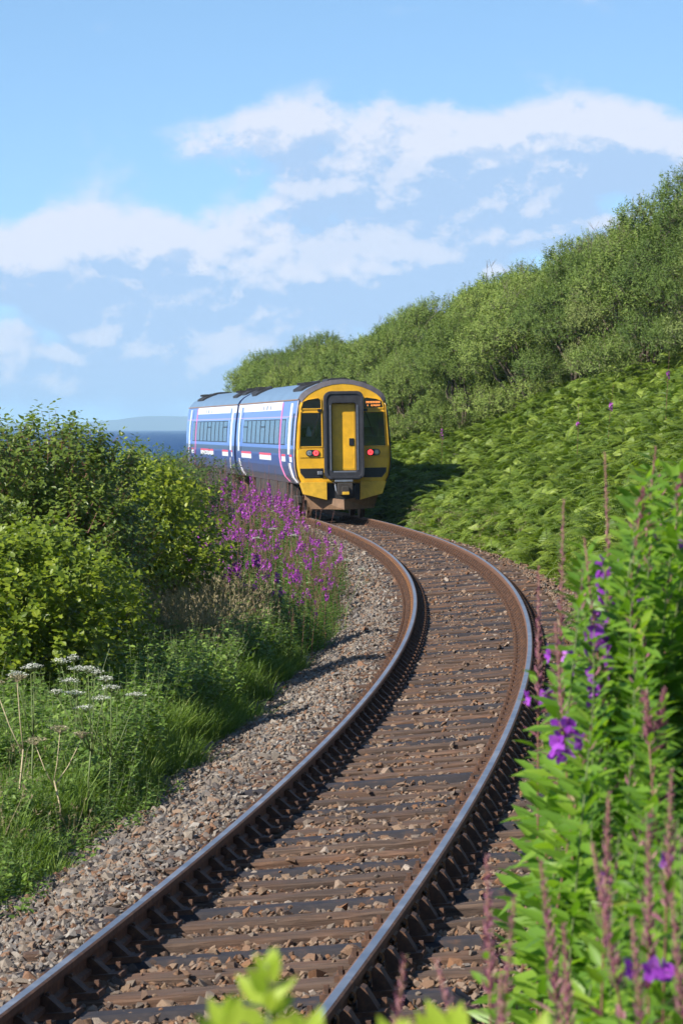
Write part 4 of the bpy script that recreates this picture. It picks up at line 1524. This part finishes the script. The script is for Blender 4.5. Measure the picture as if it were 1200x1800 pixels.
# ------------------------------------------------------------------ bracken
def frond(seed):
    g = np.random.default_rng(seed)
    Ps, Ts, Ns, Ss = [], [], [], []
    # rachis: rises, then arches over towards +y
    n = 40
    ang0, ang1 = R(g.uniform(72, 84)), R(g.uniform(-38, 0))
    ts = np.linspace(0, 1, n)
    ang = ang0 + (ang1 - ang0) * np.clip((ts - .18) / .55, 0, 1) ** 1.1
    step = 1.45 / n
    pts = np.cumsum(np.c_[np.zeros(n), np.cos(ang) * step, np.sin(ang) * step], 0)
    tan = np.c_[np.zeros(n), np.cos(ang), np.sin(ang)]
    for k in range(13):
        t = .36 + .63 * k / 13
        i = t * (n - 1)
        p = np.array([np.interp(i, range(n), pts[:, q]) for q in range(3)])
        T = unit(np.array([np.interp(i, range(n), tan[:, q]) for q in range(3)]))
        nor = np.cross(np.array([1., 0, 0]), T)
        Lp = .44 * (1 - (k / 13.5)) ** .85 * g.uniform(.85, 1.1)
        for sd in (-1, 1):
            d = unit(np.array([sd, 0, 0]) + T * .45 - nor * .0 - UP * .18)
            nn = unit(nor + np.array([sd * .15, 0, 0]))
            for jj in range(3):
                q = jj / 3.0
                Ps.append(p + d * Lp * q * .8 - UP * .07 * q * q * Lp); Ts.append(d - UP * .16 * q + g.normal(size=3) * .05); Ns.append(nn + g.normal(size=3) * .22)
                Ss.append((Lp * (.30, .24, .15)[jj], Lp * (.62, .52, .40)[jj], Lp * .5))
            m = 1
            for j in range(0):
                q = (j + .5) / m
                b = p + d * Lp * q - UP * .10 * q * q * Lp
                w_ = (.060 * (1 - q) + .014) * (Lp / .44) ** .5
                side = unit(np.cross(nn, d))
                for s2 in (-1, 1):
                    Ps.append(b); Ts.append(side * s2 + d * .55); Ns.append(nn + g.normal(size=3) * .15); Ss.append((.026, w_, w_))
    tv, tf = leaf_of(L_DIAMOND, 1.0)
    tint0 = np.full(len(Ps), g.random())
    lv = place(tv, tf, np.array(Ps), np.array(Ts), np.array(Ns), np.array(Ss), np.clip(tint0 * .5 + g.random(len(Ps)) * .5, 0, 1))
    st = tubes(pts[:-1:2][:18], pts[1::2][:18] + tan[1::2][:18] * step, .006, .005, 3)
    return fast_mesh('frond', [(lv[0], lv[1], 0, lv[2]), (st[0], st[1], 1)], [M['bracken'], M['stem']])


FRONDS = [frond(500 + i) for i in range(7)]


def in_view(P, m=.092, zt=0):
    return (P[:, 1] > 2) & (np.abs(P[:, 0] / P[:, 1]) < m)


n = 44000
s = rng.uniform(26, 150, n)
u = 1.75 + 9.75 * rng.random(n) ** 1.3
P = SU(s, u)
edge = np.interp(s, [26, 45, 80, 112], [2.0, 1.85, 1.82, 1.80]) + .22 * np.sin(s * .9) + .15 * np.sin(s * 2.3)
dens = np.where(u < 4.5, 1, np.where(s > 60, .9, 1)) * np.where((s > 100) & (u > 8.2), .5, 1)
keep = in_view(P, .115) & (u > edge) & (rng.random(n) < dens) & ~((s > 104) & (u < 1.86))
P, s, u = P[keep], s[keep], u[keep]
n = len(P)
lean = rng.normal(size=n) * .32
yaw = rng.uniform(0, 6.28, n)
# near the track most fronds arch towards the light over the ballast
tow = rng.random(n) < .10
yaw = np.where(tow, R(90) + rng.normal(size=n) * 1.0 + .3, yaw)
sc = rng.uniform(.34, .78, n) * np.where(u < 2.6, np.where(s > 78, 1.0, .8), .92) * np.where(s > 95, .95, 1)
sc *= .92 + .24 * np.sin(s * .55 + u * 1.3) * np.sin(s * .21 - u * 1.9 + 1) + .10 * np.sin(s * 1.7 + u * 2.9)
scatter('bracken', P - np.array([0, 0, .05]), np.c_[lean, rng.normal(size=n) * .18, yaw], np.repeat(sc[:, None], 3, 1), FRONDS, 'bright green bracken covering the bank right of the track')


# ------------------------------------------------------------------ grasses and undergrowth
def grass_clump(seed, mat, H, n=46, rad=.11, wid=.006, heads=False):
    g = np.random.default_rng(seed)
    a = g.random(n) * 6.28
    r_ = rad * np.sqrt(g.random(n))
    base = np.c_[r_ * np.cos(a), r_ * np.sin(a), np.zeros(n)]
    h = H * (.5 + .6 * g.random(n))
    out = np.c_[np.cos(a), np.sin(a), np.zeros(n)] + g.normal(size=(n, 3)) * np.array([.6, .6, 0])
    bend = .25 + .5 * g.random((n, 1))
    sidev = unit(np.cross(out, UP)) * wid
    V = np.zeros((n, 7, 3))
    for k, t in enumerate((0, .45, .8)):
        c = base + UP * h[:, None] * t * (1 - .25 * bend * t * t) + out * h[:, None] * bend * t * t * .55
        w_ = (1 - t * .7)
        V[:, 2 * k] = c - sidev * w_
        V[:, 2 * k + 1] = c + sidev * w_
    V[:, 6] = base + UP * h[:, None] * (1 - .25 * bend) + out * h[:, None] * bend * .6
    F4 = np.array([(0, 1, 3, 2), (2, 3, 5, 4)])
    F3 = np.array([(4, 5, 6)])
    o = (np.arange(n) * 7)[:, None, None]
    tn = np.repeat(g.random(n), 7)
    VV = V.reshape(-1, 3)
    parts = [(VV, (F4[None] + o).reshape(-1, 4), 0, tn), (VV, (F3[None] + o).reshape(-1, 3), 0, tn)]
    if heads:
        tv, tf = leaf_of(L_DIAMOND, .3)
        m = n * 6
        k = g.integers(0, n, m)
        tp = V[k, 6] - (V[k, 6] - V[k, 4]) * g.random((m, 1)) * .9
        lv = place(tv, tf, tp, UP + g.normal(size=(m, 3)) * .5, rdir(m, g), .035 + .03 * g.random(m))
        parts.append((lv[0], lv[1], 0, lv[2]))
    return fast_mesh('grass_clump', parts, [mat])


GRASS = [grass_clump(600 + i, M['grass'], .42) for i in range(5)]
DRY = [grass_clump(620 + i, M['dry'], .85, 34, .14, .005, True) for i in range(4)]


def nettle_plant(seed):
    g = np.random.default_rng(seed)
    Ps, Ts, Ns, Ss = [], [], [], []
    stems = []
    for q in range(4):
        b = np.r_[g.normal(size=2) * .10, 0]
        top = b + np.r_[g.normal(size=2) * .16, g.uniform(.62, 1.05)]
        stems.append((b, top))
        nn = 10
        for j in range(nn):
            t = .22 + .78 * j / nn
            p = b + (top - b) * t
            a = j * 1.57 + q
            for k in range(2):
                d = np.array([math.cos(a + k * math.pi), math.sin(a + k * math.pi), .15 if t > .9 else -.25])
                Ps.append(p); Ts.append(d + g.normal(size=3) * .2); Ns.append(UP * .8 + d * .25 + SUNV * .7 + g.normal(size=3) * .3)
                Ss.append((.115 * (1.15 - .75 * t ** 2)) * g.uniform(.7, 1.2))
    tv, tf = leaf_of(L_OVATE, .56)
    lv = place(tv, tf, np.array(Ps), np.array(Ts), np.array(Ns), np.array(Ss), g.random(len(Ps)))
    A = np.array([a for a, b in stems]); B = np.array([b for a, b in stems])
    st = tubes(A, B, .005, .002, 4)
    return fast_mesh('nettle', [(lv[0], lv[1], 0, lv[2]), (st[0], st[1], 1)], [M['nettle'], M['stem']])


NETTLES = [nettle_plant(640 + i) for i in range(6)]


def field(name, n, sr, ur, sources, label, sc, tilt=.12, cond=None, view=.115):
    s = rng.uniform(*sr, n); u = rng.uniform(*ur, n)
    P = SU(s, u)
    keep = in_view(P, view)
    if cond is not None:
        keep &= cond(s, u)
    P, s, u = P[keep], s[keep], u[keep]
    m = len(P)
    k = rng.uniform(*sc, m)
    return scatter(name, P - np.array([0, 0, .03]), np.c_[rng.normal(size=(m, 2)) * tilt, rng.uniform(0, 6.28, m)], np.repeat(k[:, None], 3, 1), sources, label)


edgeL = lambda s: np.interp(s, [20, 30, 50, 58, 70], [-2.2, -2.3, -2.3, -2.02, -1.95]) + .12 * np.sin(s * 1.37 + 2) + .12 * np.sin(s * .8) + .09 * np.sin(s * 2.1 + 1)
field('grass', 2900, (18, 36), (-4.2, -1.9), GRASS, 'fresh green grass on the verge left of the track', (.35, .95), .2, lambda s, u: u < edgeL(s))
field('verge_grass', 1600, (36, 64), (-2.9, -1.9), GRASS, 'fine green grass fringing the ballast further along', (.6, 1.1), .2, lambda s, u: (u < edgeL(s)) & (u > edgeL(s) - .55))
field('nettle_bed', 1700, (31.5, 57), (-5.0, -2.1), NETTLES, 'leafy green nettles and brambles beside the ballast', (.55, .9), .14, lambda s, u: (u < edgeL(s) - .22) & ~((s > 47) & (s < 55) & (u < -3.1) & (np.sin(s * 3.1 + u * 4) > -.55)))
field('dry_grass', 420, (46, 56), (-5.6, -3.0), DRY, 'pale dry seeding grass between nettles and willowherb', (.85, 1.25), .22)
field('weeds', 700, (18, 33), (-3.8, -1.95), NETTLES, 'small green weeds in the grass beside the ballast', (.2, .6), .25)
field('dry_verge_grass', 110, (84, 111), (1.75, 2.5), DRY, 'dry straw coloured grass by the rail near the train', (.4, .8), .25)
field('dry_track_litter', 60, (60, 84), (1.6, 2.2), DRY, 'wisps of dry grass at the edge of the bracken', (.2, .45), .5)
field('dry_stalks', 16, (19, 31), (-3.6, -2.0), DRY, 'thin dry stalks in the green grass', (.4, .8), .3)
field('shoulder_weeds', 70, (17, 56), (-2.5, -1.75), NETTLES, 'scattered small weeds on the left ballast shoulder', (.12, .36), .3)
field('far_grass', 900, (60, 118), (-12, -2.2), GRASS, 'rough grass under the willowherb', (.8, 1.5), .2)


# ------------------------------------------------------------------ shrubs on the left
def make_shrub(seed, lobes, mat, shoots, lpl, llen, ratio, slen, droop, upb, stem_mat, zbase=0.0, spread=.9):
    g = np.random.default_rng(seed)
    lv, tw = crown(g, lobes, shoots, lpl, llen, ratio, slen, L_OVATE, droop, upb, .16, .05, spread)
    f = fast_mesh('foliage', [(lv[0], lv[1], 0, lv[2])], [mat])
    st = limbs(g, [(l[0] * .2 + g.normal() * .12, l[1] * .2 + g.normal() * .12, zbase - .1) for l in lobes], [l[:3] for l in lobes], .022, .2, 5)
    base = MB()
    base.v, base.f, base.m = st.v, st.f, st.m
    sm = base.mesh('stems', stem_mat, True)
    twm = fast_mesh('twigs', [(tw[0], tw[1], 0)], [stem_mat])
    return f, sm, twm


def put_shrub(name, meshes, p, label, rz=0.0, sc=1.0, group='bushes left of the track'):
    o = plant_obj(name, p, label, 'bush', group, rz, sc)
    obj('foliage', meshes[0], o); obj('stems', meshes[1], o); obj('twigs', meshes[2], o)
    return o


def lobes_dome(seed, rx, ry, h, n, lo=.2, rmin=.32, rmax=.5):
    g = np.random.default_rng(seed)
    L_ = []
    for i in range(n):
        t = (i + .5) / n
        z = h * (lo + (.80 - lo) * t)
        sh = math.sqrt(max(.08, 1 - (max(0, t - .25) / .85) ** 2))
        a = i * 2.4 + g.random() * .8
        q = .72 * math.sqrt(g.random()) * sh
        r_ = g.uniform(rmin, rmax)
        L_.append((q * rx * math.cos(a), q * ry * math.sin(a), z, r_ * rx, r_ * ry, r_ * min(rx, ry) * .9))
    return L_


def XY(d, x):
    """ground point seen at photo column x, distance d"""
    X = (x - 600) / 7000 * d
    return np.array([X, d, float(ground_z(X, d))])


SH_A = make_shrub(700, lobes_dome(1, 1.35, 1.5, 3.1, 30), M['shrub_dark'], 3300, 12, .088, .52, .34, .42, .75, M['stem_red'])
SH_B = make_shrub(701, lobes_dome(2, 1.05, 1.3, 2.75, 22), M['shrub_yellow'], 1200, 10, .095, .62, .28, .22, .55, M['stem'])
SH_C = make_shrub(702, lobes_dome(3, .95, 1.1, 2.4, 20), M['shrub_yellow'], 1150, 10, .088, .66, .26, .25, .55, M['stem'])
SH_D = make_shrub(703, lobes_dome(4, 1.5, 1.6, 2.9, 26), M['shrub_mid'], 1900, 11, .09, .45, .32, .25, .7, M['stem_red'])
put_shrub('dark_leaved_shrub', SH_A, XY(46.0, 50), 'tall dark green bush with reddish shoots at the left edge', .3, (1.1, 1.1, 1.03))
put_shrub('dark_leaved_shrub', SH_A, XY(50.5, 70) - np.array([0, 0, .1]), 'dark green bush beside the tall one, below the sea horizon', 2.2, (.95, .95, .96))
put_shrub('yellow_green_shrub', SH_B, XY(53.0, 238), 'yellow green bush left of the purple willowherb', 1.1, (.98, .95, .97))
put_shrub('yellow_green_shrub', SH_C, XY(39.0, 55), 'broad leaved yellow green bush above the grass at the left edge', .4, (1.05, 1, .92))
put_shrub('yellow_green_shrub', SH_C, XY(42.0, 140) - np.array([0, 0, .25]), 'lower yellow green bush in front of the dark green ones', 2.9, (.8, .85, .80))
put_shrub('yellow_green_shrub', SH_B, XY(64.0, 290) - np.array([0, 0, .1]), 'yellow green bush tip just in front of the far carriage', 3.0, (.62, .7, .93))
put_shrub('green_shrub', SH_D, XY(84.0, 262), 'dull green bush in front of the strip of sea', .5, (1.0, 1.0, .87))
put_shrub('green_shrub', SH_D, XY(98.0, 318), 'dull green bush touching the far carriage', 2.1, (1.0, 1.0, .84))
put_shrub('green_shrub', SH_D, XY(74.0, 140), 'dull green bush behind the dark leaved bushes', 3.5, (1, 1, .8))
put_shrub('green_shrub', SH_D, XY(68.0, 215), 'dull green bush between the dark leaved bush and the sea', 4.2, (.8, .8, .84))


# ------------------------------------------------------------------ willowherb
def willowherb_parts(seed, H, near=False, flowers=1.0, leaf=.10, nleaf=46, spike=.36, lo=.22, buds=True):
    """tall single stem, spiral of narrow leaves, tapering spike of buds over open flowers"""
    g = np.random.default_rng(seed)
    bend = np.r_[g.normal(size=2) * .06, 0]
    axis = lambda t: np.array([0, 0, 1.0]) * H * t + bend * H * t * t
    pts = [axis(t) for t in np.linspace(0, 1, 9)]
    stem = MB().tube(pts, list(np.linspace(.0045, .0012, 9) * (1.0 if near else 1.2)), 6 if near else 4)
    lf = []
    t_sp = 1 - spike / H
    for j in range(nleaf):
        t = lo + (t_sp + .04 - lo) * (j + .5) / nleaf
        a = j * 2.4 + g.normal() * .2
        rad = np.array([math.cos(a), math.sin(a), 0])
        up_ = .55 - .6 * (1 - t) + g.normal() * (.38 if near else .15)
        T = rad + UP * up_
        N = UP - rad * up_ + SUNV * .8 + g.normal(size=3) * (.4 if near else .22)
        size = leaf * g.uniform(.75, 1.2) * (.6 + .55 * math.sin(min(1, (t - lo) / (t_sp - lo) * .95 + .08) * math.pi) ** .6)
        lf.append((axis(t) + rad * .004, T, N, size, g.random()))
    fl, bd = [], []
    nb = (int(60 if near else 30) if buds else 5)
    for j in range(nb):
        q = j / nb
        t = t_sp + (1 - t_sp) * q
        a = j * 2.4 + g.normal() * .2
        rad = np.array([math.cos(a), math.sin(a), 0])
        if q < .50 * flowers and g.random() < (.55 if near else .95):
            c = axis(t) + rad * (.022 - .012 * q)
            for k in range(4 if near else 3):
                b_ = 2 * math.pi * k / (4 if near else 3) + g.random()
                e1 = unit(np.cross(rad, UP)); e2 = UP
                d = e1 * math.cos(b_) + e2 * math.sin(b_) + rad * .35
                fl.append((c, d, rad + g.normal(size=3) * .3, (.020 if near else .031) * g.uniform(.8, 1.2) * (1.15 - .5 * q), g.random()))
            bd.append((axis(t), rad * .9 + UP * .25, UP, .034, g.random()))
        else:
            ln = (.019 * (1.2 - q) + .006) if near else (.030 * (1.15 - q) + .008)
            bd.append((axis(t), (rad * .55 + UP * .8) if near else (rad * (.9 - .5 * q) + UP * (.5 if q > .7 else -.1)), UP + rad, ln, g.random()))
    for j in range((4 if buds else 0) if near else 12):
        t = t_sp - .10 * g.random()
        a = g.random() * 6.28
        rad = np.array([math.cos(a), math.sin(a), 0])
        bd.append((axis(t), rad + UP * .55, UP, .05, g.random()))
    return stem, lf, fl, bd


def leafparts(lst, tmpl, ratio, k=1.0):
    if not lst:
        return None
    tv, tf = leaf_of(tmpl, ratio)
    return place(tv, tf, np.array([a[0] for a in lst]), np.array([a[1] for a in lst]), np.array([a[2] for a in lst]), np.array([a[3] for a in lst]) * k, np.array([a[4] for a in lst]))


def willowherb_meshes(seed, **kw):
    near = kw.get('near', False)
    stem, lf, fl, bd = willowherb_parts(seed, **kw)
    sm = stem.mesh('stem', M['stem_red'] if not near else M['stem'], True)
    L1 = leafparts(lf, L_OVATE if near else L_DIAMOND, .21 if near else .19)
    lm = fast_mesh('leaves', [(L1[0], L1[1], 0, L1[2])], [M['herb_near'] if near else M['herb']])
    ps = []
    Fp = leafparts(fl, L_OVATE if near else L_DIAMOND, .85)
    if Fp: ps.append((Fp[0], Fp[1], 0, Fp[2]))
    Bp = leafparts(bd, L_DIAMOND, .16 if near else .24)
    ps.append((Bp[0], Bp[1], 1, Bp[2]))
    fm = fast_mesh('flower_spike', ps, [M['petal_near'] if near else M['petal'], M['bud']])
    return sm, lm, fm, lf


WH = [willowherb_meshes(800 + i, H=1.45, flowers=(.66, .8, .5, .3, .6, .55, .15, .85)[i], leaf=.105, nleaf=52, spike=(.48, .54, .46, .40, .52, .44, .42, .50)[i]) for i in range(8)]
WH_LEAFY = [willowherb_meshes(820 + i, H=1.2, flowers=.0, leaf=.11, nleaf=60, spike=.22, lo=.10) for i in range(3)]


def joined_plant(ms):
    """stem, leaves and spike as one small mesh for the uncounted rest"""
    bm = bmesh.new()
    mats = []
    for me_ in ms[:3]:
        off = len(mats)
        mats += list(me_.materials)
        n0 = len(bm.faces)
        bm.from_mesh(me_)
        bm.faces.ensure_lookup_table()
        for f in bm.faces[n0:]:
            f.material_index += off
    me = bpy.data.meshes.new('willowherb_joined')
    bm.to_mesh(me)
    bm.free()
    for m_ in mats:
        me.materials.append(m_)
    return me


def put_willowherb(ms, p, label, group, rz, sc, tilt):
    o = bpy.data.objects.new('willowherb', ms[0])
    o.location = p
    o.rotation_euler = (tilt[0], tilt[1], rz)
    o.scale = (sc, sc, sc)
    link(o)
    tag(o, label, 'wildflower', group)
    obj('leaves', ms[1], o)
    obj('flower_spike', ms[2], o)
    return o


g = np.random.default_rng(77)
cand = []
for _ in range(2600):
    s = g.uniform(52, 113)
    u = (-1.98 if s < 80 else -2.2) - 4.6 * g.random() ** 1.15
    p = SU(np.array(s), u)
    x = 600 + 7000 * p[0] / p[1]
    if x < 325 or p[0] / p[1] > .05:
        continue
    if s < 57 and u < -3.4:
        continue
    cand.append((s, u, p, x))
ind = cand[:190]
for s, u, p, x in ind:
    k = int(g.integers(0, 8))
    hsc = g.uniform(.80, 1.22) * (1.22 if s > 84 else 1.0) * (.88 if u > -2.6 else 1)
    put_willowherb(WH[k], p - np.array([0, 0, .03]), 'magenta willowherb in the drift along the left side of the train', 'drift of magenta willowherb', g.uniform(0, 6.28), hsc, g.normal(size=2) * .07)
rest = cand[190:880]
P = np.array([c[2] for c in rest]); n = len(P)
srcs = [joined_plant(m_) for m_ in (WH[0], WH[4], WH[3], WH[6], WH_LEAFY[0], WH_LEAFY[1], WH_LEAFY[2])]
scatter('willowherb_mass', P - np.array([0, 0, .03]), np.c_[g.normal(size=(n, 2)) * .09, g.uniform(0, 6.28, n)], np.repeat((g.uniform(.6, 1.0, n) * np.where(P[:, 1] > 84, 1.2, 1))[:, None], 3, 1), srcs, 'leafy willowherb filling the drift beside the train')
# leafy skirt of the drift along the ballast edge
m_ = 420
s = g.uniform(50, 104, m_); u = edgeL(s) + .12 - .6 * g.random(m_)
P = SU(s, u)
scatter('willowherb_skirt', P - np.array([0, 0, .03]), np.c_[g.normal(size=(m_, 2)) * .16, g.uniform(0, 6.28, m_)], np.repeat(g.uniform(.35, .8, m_)[:, None], 3, 1), srcs[4:], 'low leafy willowherb shoots at the edge of the ballast')
# a few by themselves
for (d, x, k, sc, lab) in ((62, 300, 0, .95, 'lone willowherb in flower just left of the main drift'), (58, 262, 1, .8, 'small willowherb in flower in front of the yellow green bush'),
                           (118, 775, 1, 1.15, 'willowherb standing in the bracken right of the train'), (92, 1066, 0, 1.1, 'willowherb spike high in the bracken, near the trees'),
                           (90, 1012, 3, 1.1, 'faded willowherb spike in the bracken below the tallest trees'), (88, 1168, 2, 1.1, 'willowherb spike in the bracken near the right edge of the picture')):
    put_willowherb(WH[k], XY(d, x) + np.array([0, 0, .35 if x > 700 else 0]) * 0, lab, None, .3 * k, sc * (1.15 if x > 700 else 1), (0.02, .03))


# ------------------------------------------------------------------ hogweed
def hogweed(p, H, label, seed, heads, white=True):
    g = np.random.default_rng(seed)
    o = plant_obj('hogweed', p, label, 'wildflower', 'hogweed in seed left of the track', g.uniform(0, 6))
    st = MB()
    fork = np.array([g.normal() * .03, g.normal() * .03, H * .55])
    st.tube([(0, 0, -.05), (g.normal() * .02, g.normal() * .02, H * .3), fork], [.008, .007, .006], 6)
    ums = []
    for k in range(heads):
        a = 2 * math.pi * k / heads + g.random()
        r_ = 0 if k == 0 else H * g.uniform(.12, .26)
        top = np.array([r_ * math.cos(a), r_ * math.sin(a), H * (1.0 if k == 0 else g.uniform(.80, 1.0))])
        st.tube([fork - UP * .1 * (k > 0) * H * g.random(), (fork + top) / 2 + np.array([0, 0, -.05]), top], [.005, .004, .003], 5)
        ums.append(top)
    Ps, Ts, Ns, Ss = [], [], [], []
    for top in ums:
        rr = g.uniform(.045, .078)
        for j in range(16):
            a = j * 2.4
            q = math.sqrt((j + .5) / 16)
            e = top + np.array([rr * q * math.cos(a), rr * q * math.sin(a), .055 - .02 * q * q + g.normal() * .004])
            st.tube([top, e], [.0022, .0015], 3, caps=False)
            for _ in range(9):
                Ps.append(e + g.normal(size=3) * np.array([.013, .013, .004])); Ts.append(np.r_[g.normal(size=2), .15]); Ns.append(UP + g.normal(size=3) * .35); Ss.append(g.uniform(.010, .018))
    obj('stem', st.mesh('stem', M['stem_dry'] if not white else M['stem'], True), o)
    tv, tf = leaf_of(L_DIAMOND, .9)
    lv = place(tv, tf, np.array(Ps), np.array(Ts), np.array(Ns), np.array(Ss), g.random(len(Ps)))
    obj('umbels', fast_mesh('umbels', [(lv[0], lv[1], 0, lv[2])], [M['umbel'] if white else M['umbel_seed']]), o)
    return o


for (d, x, ytop, heads, white, lab) in ((30.5, 155, 1185, 6, True, 'tall hogweed with several white umbels above the grass'), (30.0, 60, 1180, 3, True, 'hogweed with white umbels leaning at the left edge of the grass'),
                                        (31.0, 195, 1218, 4, True, 'hogweed with small white umbels right of the tallest one'), (29.3, 105, 1290, 3, False, 'brown seeding hogweed low in the grass'),
                                        (29.0, 30, 1200, 2, False, 'brown seeding hogweed at the very left edge'), (33.0, 130, 1165, 3, True, 'white umbel plant in the shade behind the tall hogweed'),
                                        (61.0, 480, 935, 3, True, 'white umbel plant among the willowherb'), (56.0, 345, 935, 3, True, 'white umbel plant at the front left of the willowherb'),
                                        (58.0, 610, 990, 2, True, 'white umbel plant at the ballast edge of the willowherb')):
    p = XY(d, x)
    H = CAM_Z - (ytop - 754) / 7000 * d - p[2]
    hogweed(p, max(.5, H), lab, int(x + d * 10), heads, white)


# ------------------------------------------------------------------ near plants on the bank beside the camera
LEAF_NEAR = []
for q in range(3):
    g = np.random.default_rng(900 + q)
    v, f = leaf_of(L_OVATE, .34)
    v = v.copy(); v[:, 2] += np.array([0, -.01, -.03, -.06, 0, -.02, 0, -.02]) * (1 + q)
    LEAF_NEAR.append(fast_mesh('leaf', [(v, f, 0, np.full(len(v), (.3, .6, .85)[q]))], [M['herb_near']], True))


def basis(T, N):
    T = unit(np.asarray(T, float)); X = unit(np.cross(T, N)); Z = np.cross(X, T)
    return Matrix(((X[0], T[0], Z[0]), (X[1], T[1], Z[1]), (X[2], T[2], Z[2])))


def near_willowherb(d, x, ytop, seed, flowers, spike, label, single=False, nleaf=96, leaf=.12, lo=.46, buds=True):
    X = (x - 600) / 7000 * d
    gz = float(ground_z(X, d))
    H = CAM_Z - (ytop - 754) / 7000 * d - gz
    g = np.random.default_rng(seed)
    stem, lf, fl, bd = willowherb_parts(seed, H, True, flowers, leaf, nleaf, spike, lo, buds)
    o = obj('willowherb', stem.mesh('stem', M['stem_red'] if buds else M['stem'], True))
    tip = np.mean(np.array([tuple(v_) for v_ in stem.v[-6:]]), 0)
    o.location = (X - tip[0], d - tip[1], gz - .01)
    tag(o, label, 'wildflower', 'willowherb beside the camera')
    if single:
        for k, (p, T, N, S_, tn) in enumerate(lf):
            l_ = obj('leaf', LEAF_NEAR[k % 3], o)
            l_.matrix_local = Matrix.Translation(Vector(p)) @ basis(T, N).to_4x4() @ Matrix.Scale(S_, 4)
    else:
        L1 = leafparts(lf, L_OVATE, .33)
        obj('leaves', fast_mesh('leaves', [(L1[0], L1[1], 0, L1[2])], [M['herb_near']], True), o)
    ps = []
    Fp = leafparts(fl, L_OVATE, .85)
    if Fp: ps.append((Fp[0], Fp[1], 0, Fp[2]))
    Bp = leafparts(bd, L_DIAMOND, .30)
    ps.append((Bp[0], Bp[1], 1, Bp[2]))
    obj('flower_spike', fast_mesh('flower_spike', ps, [M['petal_near'], M['bud_near']]), o)
    return o


NEAR = [(8.2, 1062, 785, 1.0, .42, 'tallest blurred willowherb with open purple flowers, in front of the bracken', True),
        (8.6, 1152, 775, .35, .40, 'tall blurred willowherb in bud near the right edge of the picture', True),
        (8.0, 990, 868, .15, .34, 'blurred willowherb with a slim pink bud spike left of the tallest one', True),
        (7.8, 1026, 935, 1.1, .34, 'blurred willowherb with a long run of purple flowers over the rail', True),
        (8.4, 946, 985, .2, .30, 'blurred willowherb in bud beside the outer rail', True),
        (7.6, 975, 1085, .7, .26, 'short blurred willowherb with two purple flowers at the rail', True)]
for i, (d, x, yt, fl_, sp_, lab, sg) in enumerate(NEAR):
    near_willowherb(d, x, yt, 1000 + i, fl_, sp_, lab, sg, 96 if x > 1000 else 56, .10 if x > 1000 else .085)
g = np.random.default_rng(1234)
lab0 = 'blurred leafy willowherb in the mass of plants beside the camera'
k = 0
for (d0, d1, x0, x1, y0, y1, n_) in ((7.6, 9.5, 1085, 1260, 800, 940, 20), (7.2, 9.0, 1020, 1260, 970, 1200, 30), (6.8, 8.2, 1035, 1260, 1200, 1480, 30), (5.6, 6.8, 1070, 1260, 1400, 1650, 22)):
    for _ in range(n_):
        d, x, yt = g.uniform(d0, d1), g.uniform(x0, x1), g.uniform(y0, y1)
        near_willowherb(d, x, yt, 1100 + k, 0.0 if g.random() < .85 else .5, g.uniform(.05, .10), lab0, False, 170, .080 * d / 7.6, .40, g.random() < .22)
        k += 1
lab1 = 'short blurred willowherb with a pink bud spike in the lower right corner'
for (d, x, yt, fl_) in ((5.6, 855, 1490, .0), (5.4, 905, 1560, .1), (5.0, 712, 1668, .0), (5.1, 765, 1675, .0), (5.5, 950, 1500, .0), (5.2, 1040, 1470, .0), (5.4, 1140, 1440, .1), (5.0, 880, 1700, .9), (5.3, 990, 1610, .0), (5.0, 1110, 1600, .1), (5.2, 1180, 1560, .2), (5.6, 1070, 1380, 0), (5.5, 1180, 1340, 0), (4.8, 1000, 1700, .1)):
    near_willowherb(d, x, yt, 1200 + k, fl_, .20, lab1, False, 66 if x > 960 else 16, .07 if x > 960 else .06, .45 if x > 960 else .6)
    k += 1


# out-of-focus leafy sprigs right below the lens
def sprig(d, x, ytop, seed, label, n, size, sm=0):
    X = (x - 600) / 7000 * d
    gz = float(ground_z(X, d))
    top = CAM_Z - (ytop - 754) / 7000 * d - gz
    g = np.random.default_rng(seed)
    o = plant_obj('leafy_sprig', (X, d, gz), label, 'plant')
    obj('stem', MB().tube([(0, 0, -.02), (.03, .02, top * .5), (0, 0, top - size * .5)], [.007, .005, .002], 6).mesh('stem', M['stem'], True), o)
    v, f = leaf_of(L_OVATE, .42)
    lm = fast_mesh('leaf', [(v, f, 0, np.full(len(v), .7))], [M['sprig']], True)
    for k in range(n):
        t = k / n
        a = k * 2.4 + .6
        rad = np.array([math.cos(a), math.sin(a) * .6, 0])
        T = rad * (.35 + .8 * t) + UP * (1.0 - .9 * t)
        N = np.array([0, -1, .6]) + g.normal(size=3) * .3
        l_ = obj('leaf', lm, o)
        p = np.array([0, 0, top - size * .75 - t * size * 1.3])
        l_.matrix_local = Matrix.Translation(Vector(p)) @ basis(T, N).to_4x4() @ Matrix.Scale(size * (.55 + .4 * min(1, t * 2 + .4)) * g.uniform(.85, 1.1), 4)


sprig(3.0, 470, 1655, 5, 'out of focus yellow green leafy sprig at the bottom, between the rails', 12, .036)
sprig(2.8, 395, 1735, 6, 'smaller out of focus leafy sprig at the bottom, left of the other', 12, .040)
sprig(3.3, 790, 1745, 7, 'out of focus pale green leaves at the bottom, right of the rail', 14, .06)
sprig(2.9, 545, 1765, 9, 'low out of focus leaves at the bottom edge, left of the rail', 12, .04)
sprig(3.0, 700, 1775, 10, 'low out of focus leaves at the bottom edge, under the rail', 12, .045)
sprig(3.2, 930, 1770, 8, 'out of focus green leaves in the bottom right corner', 9, .07)
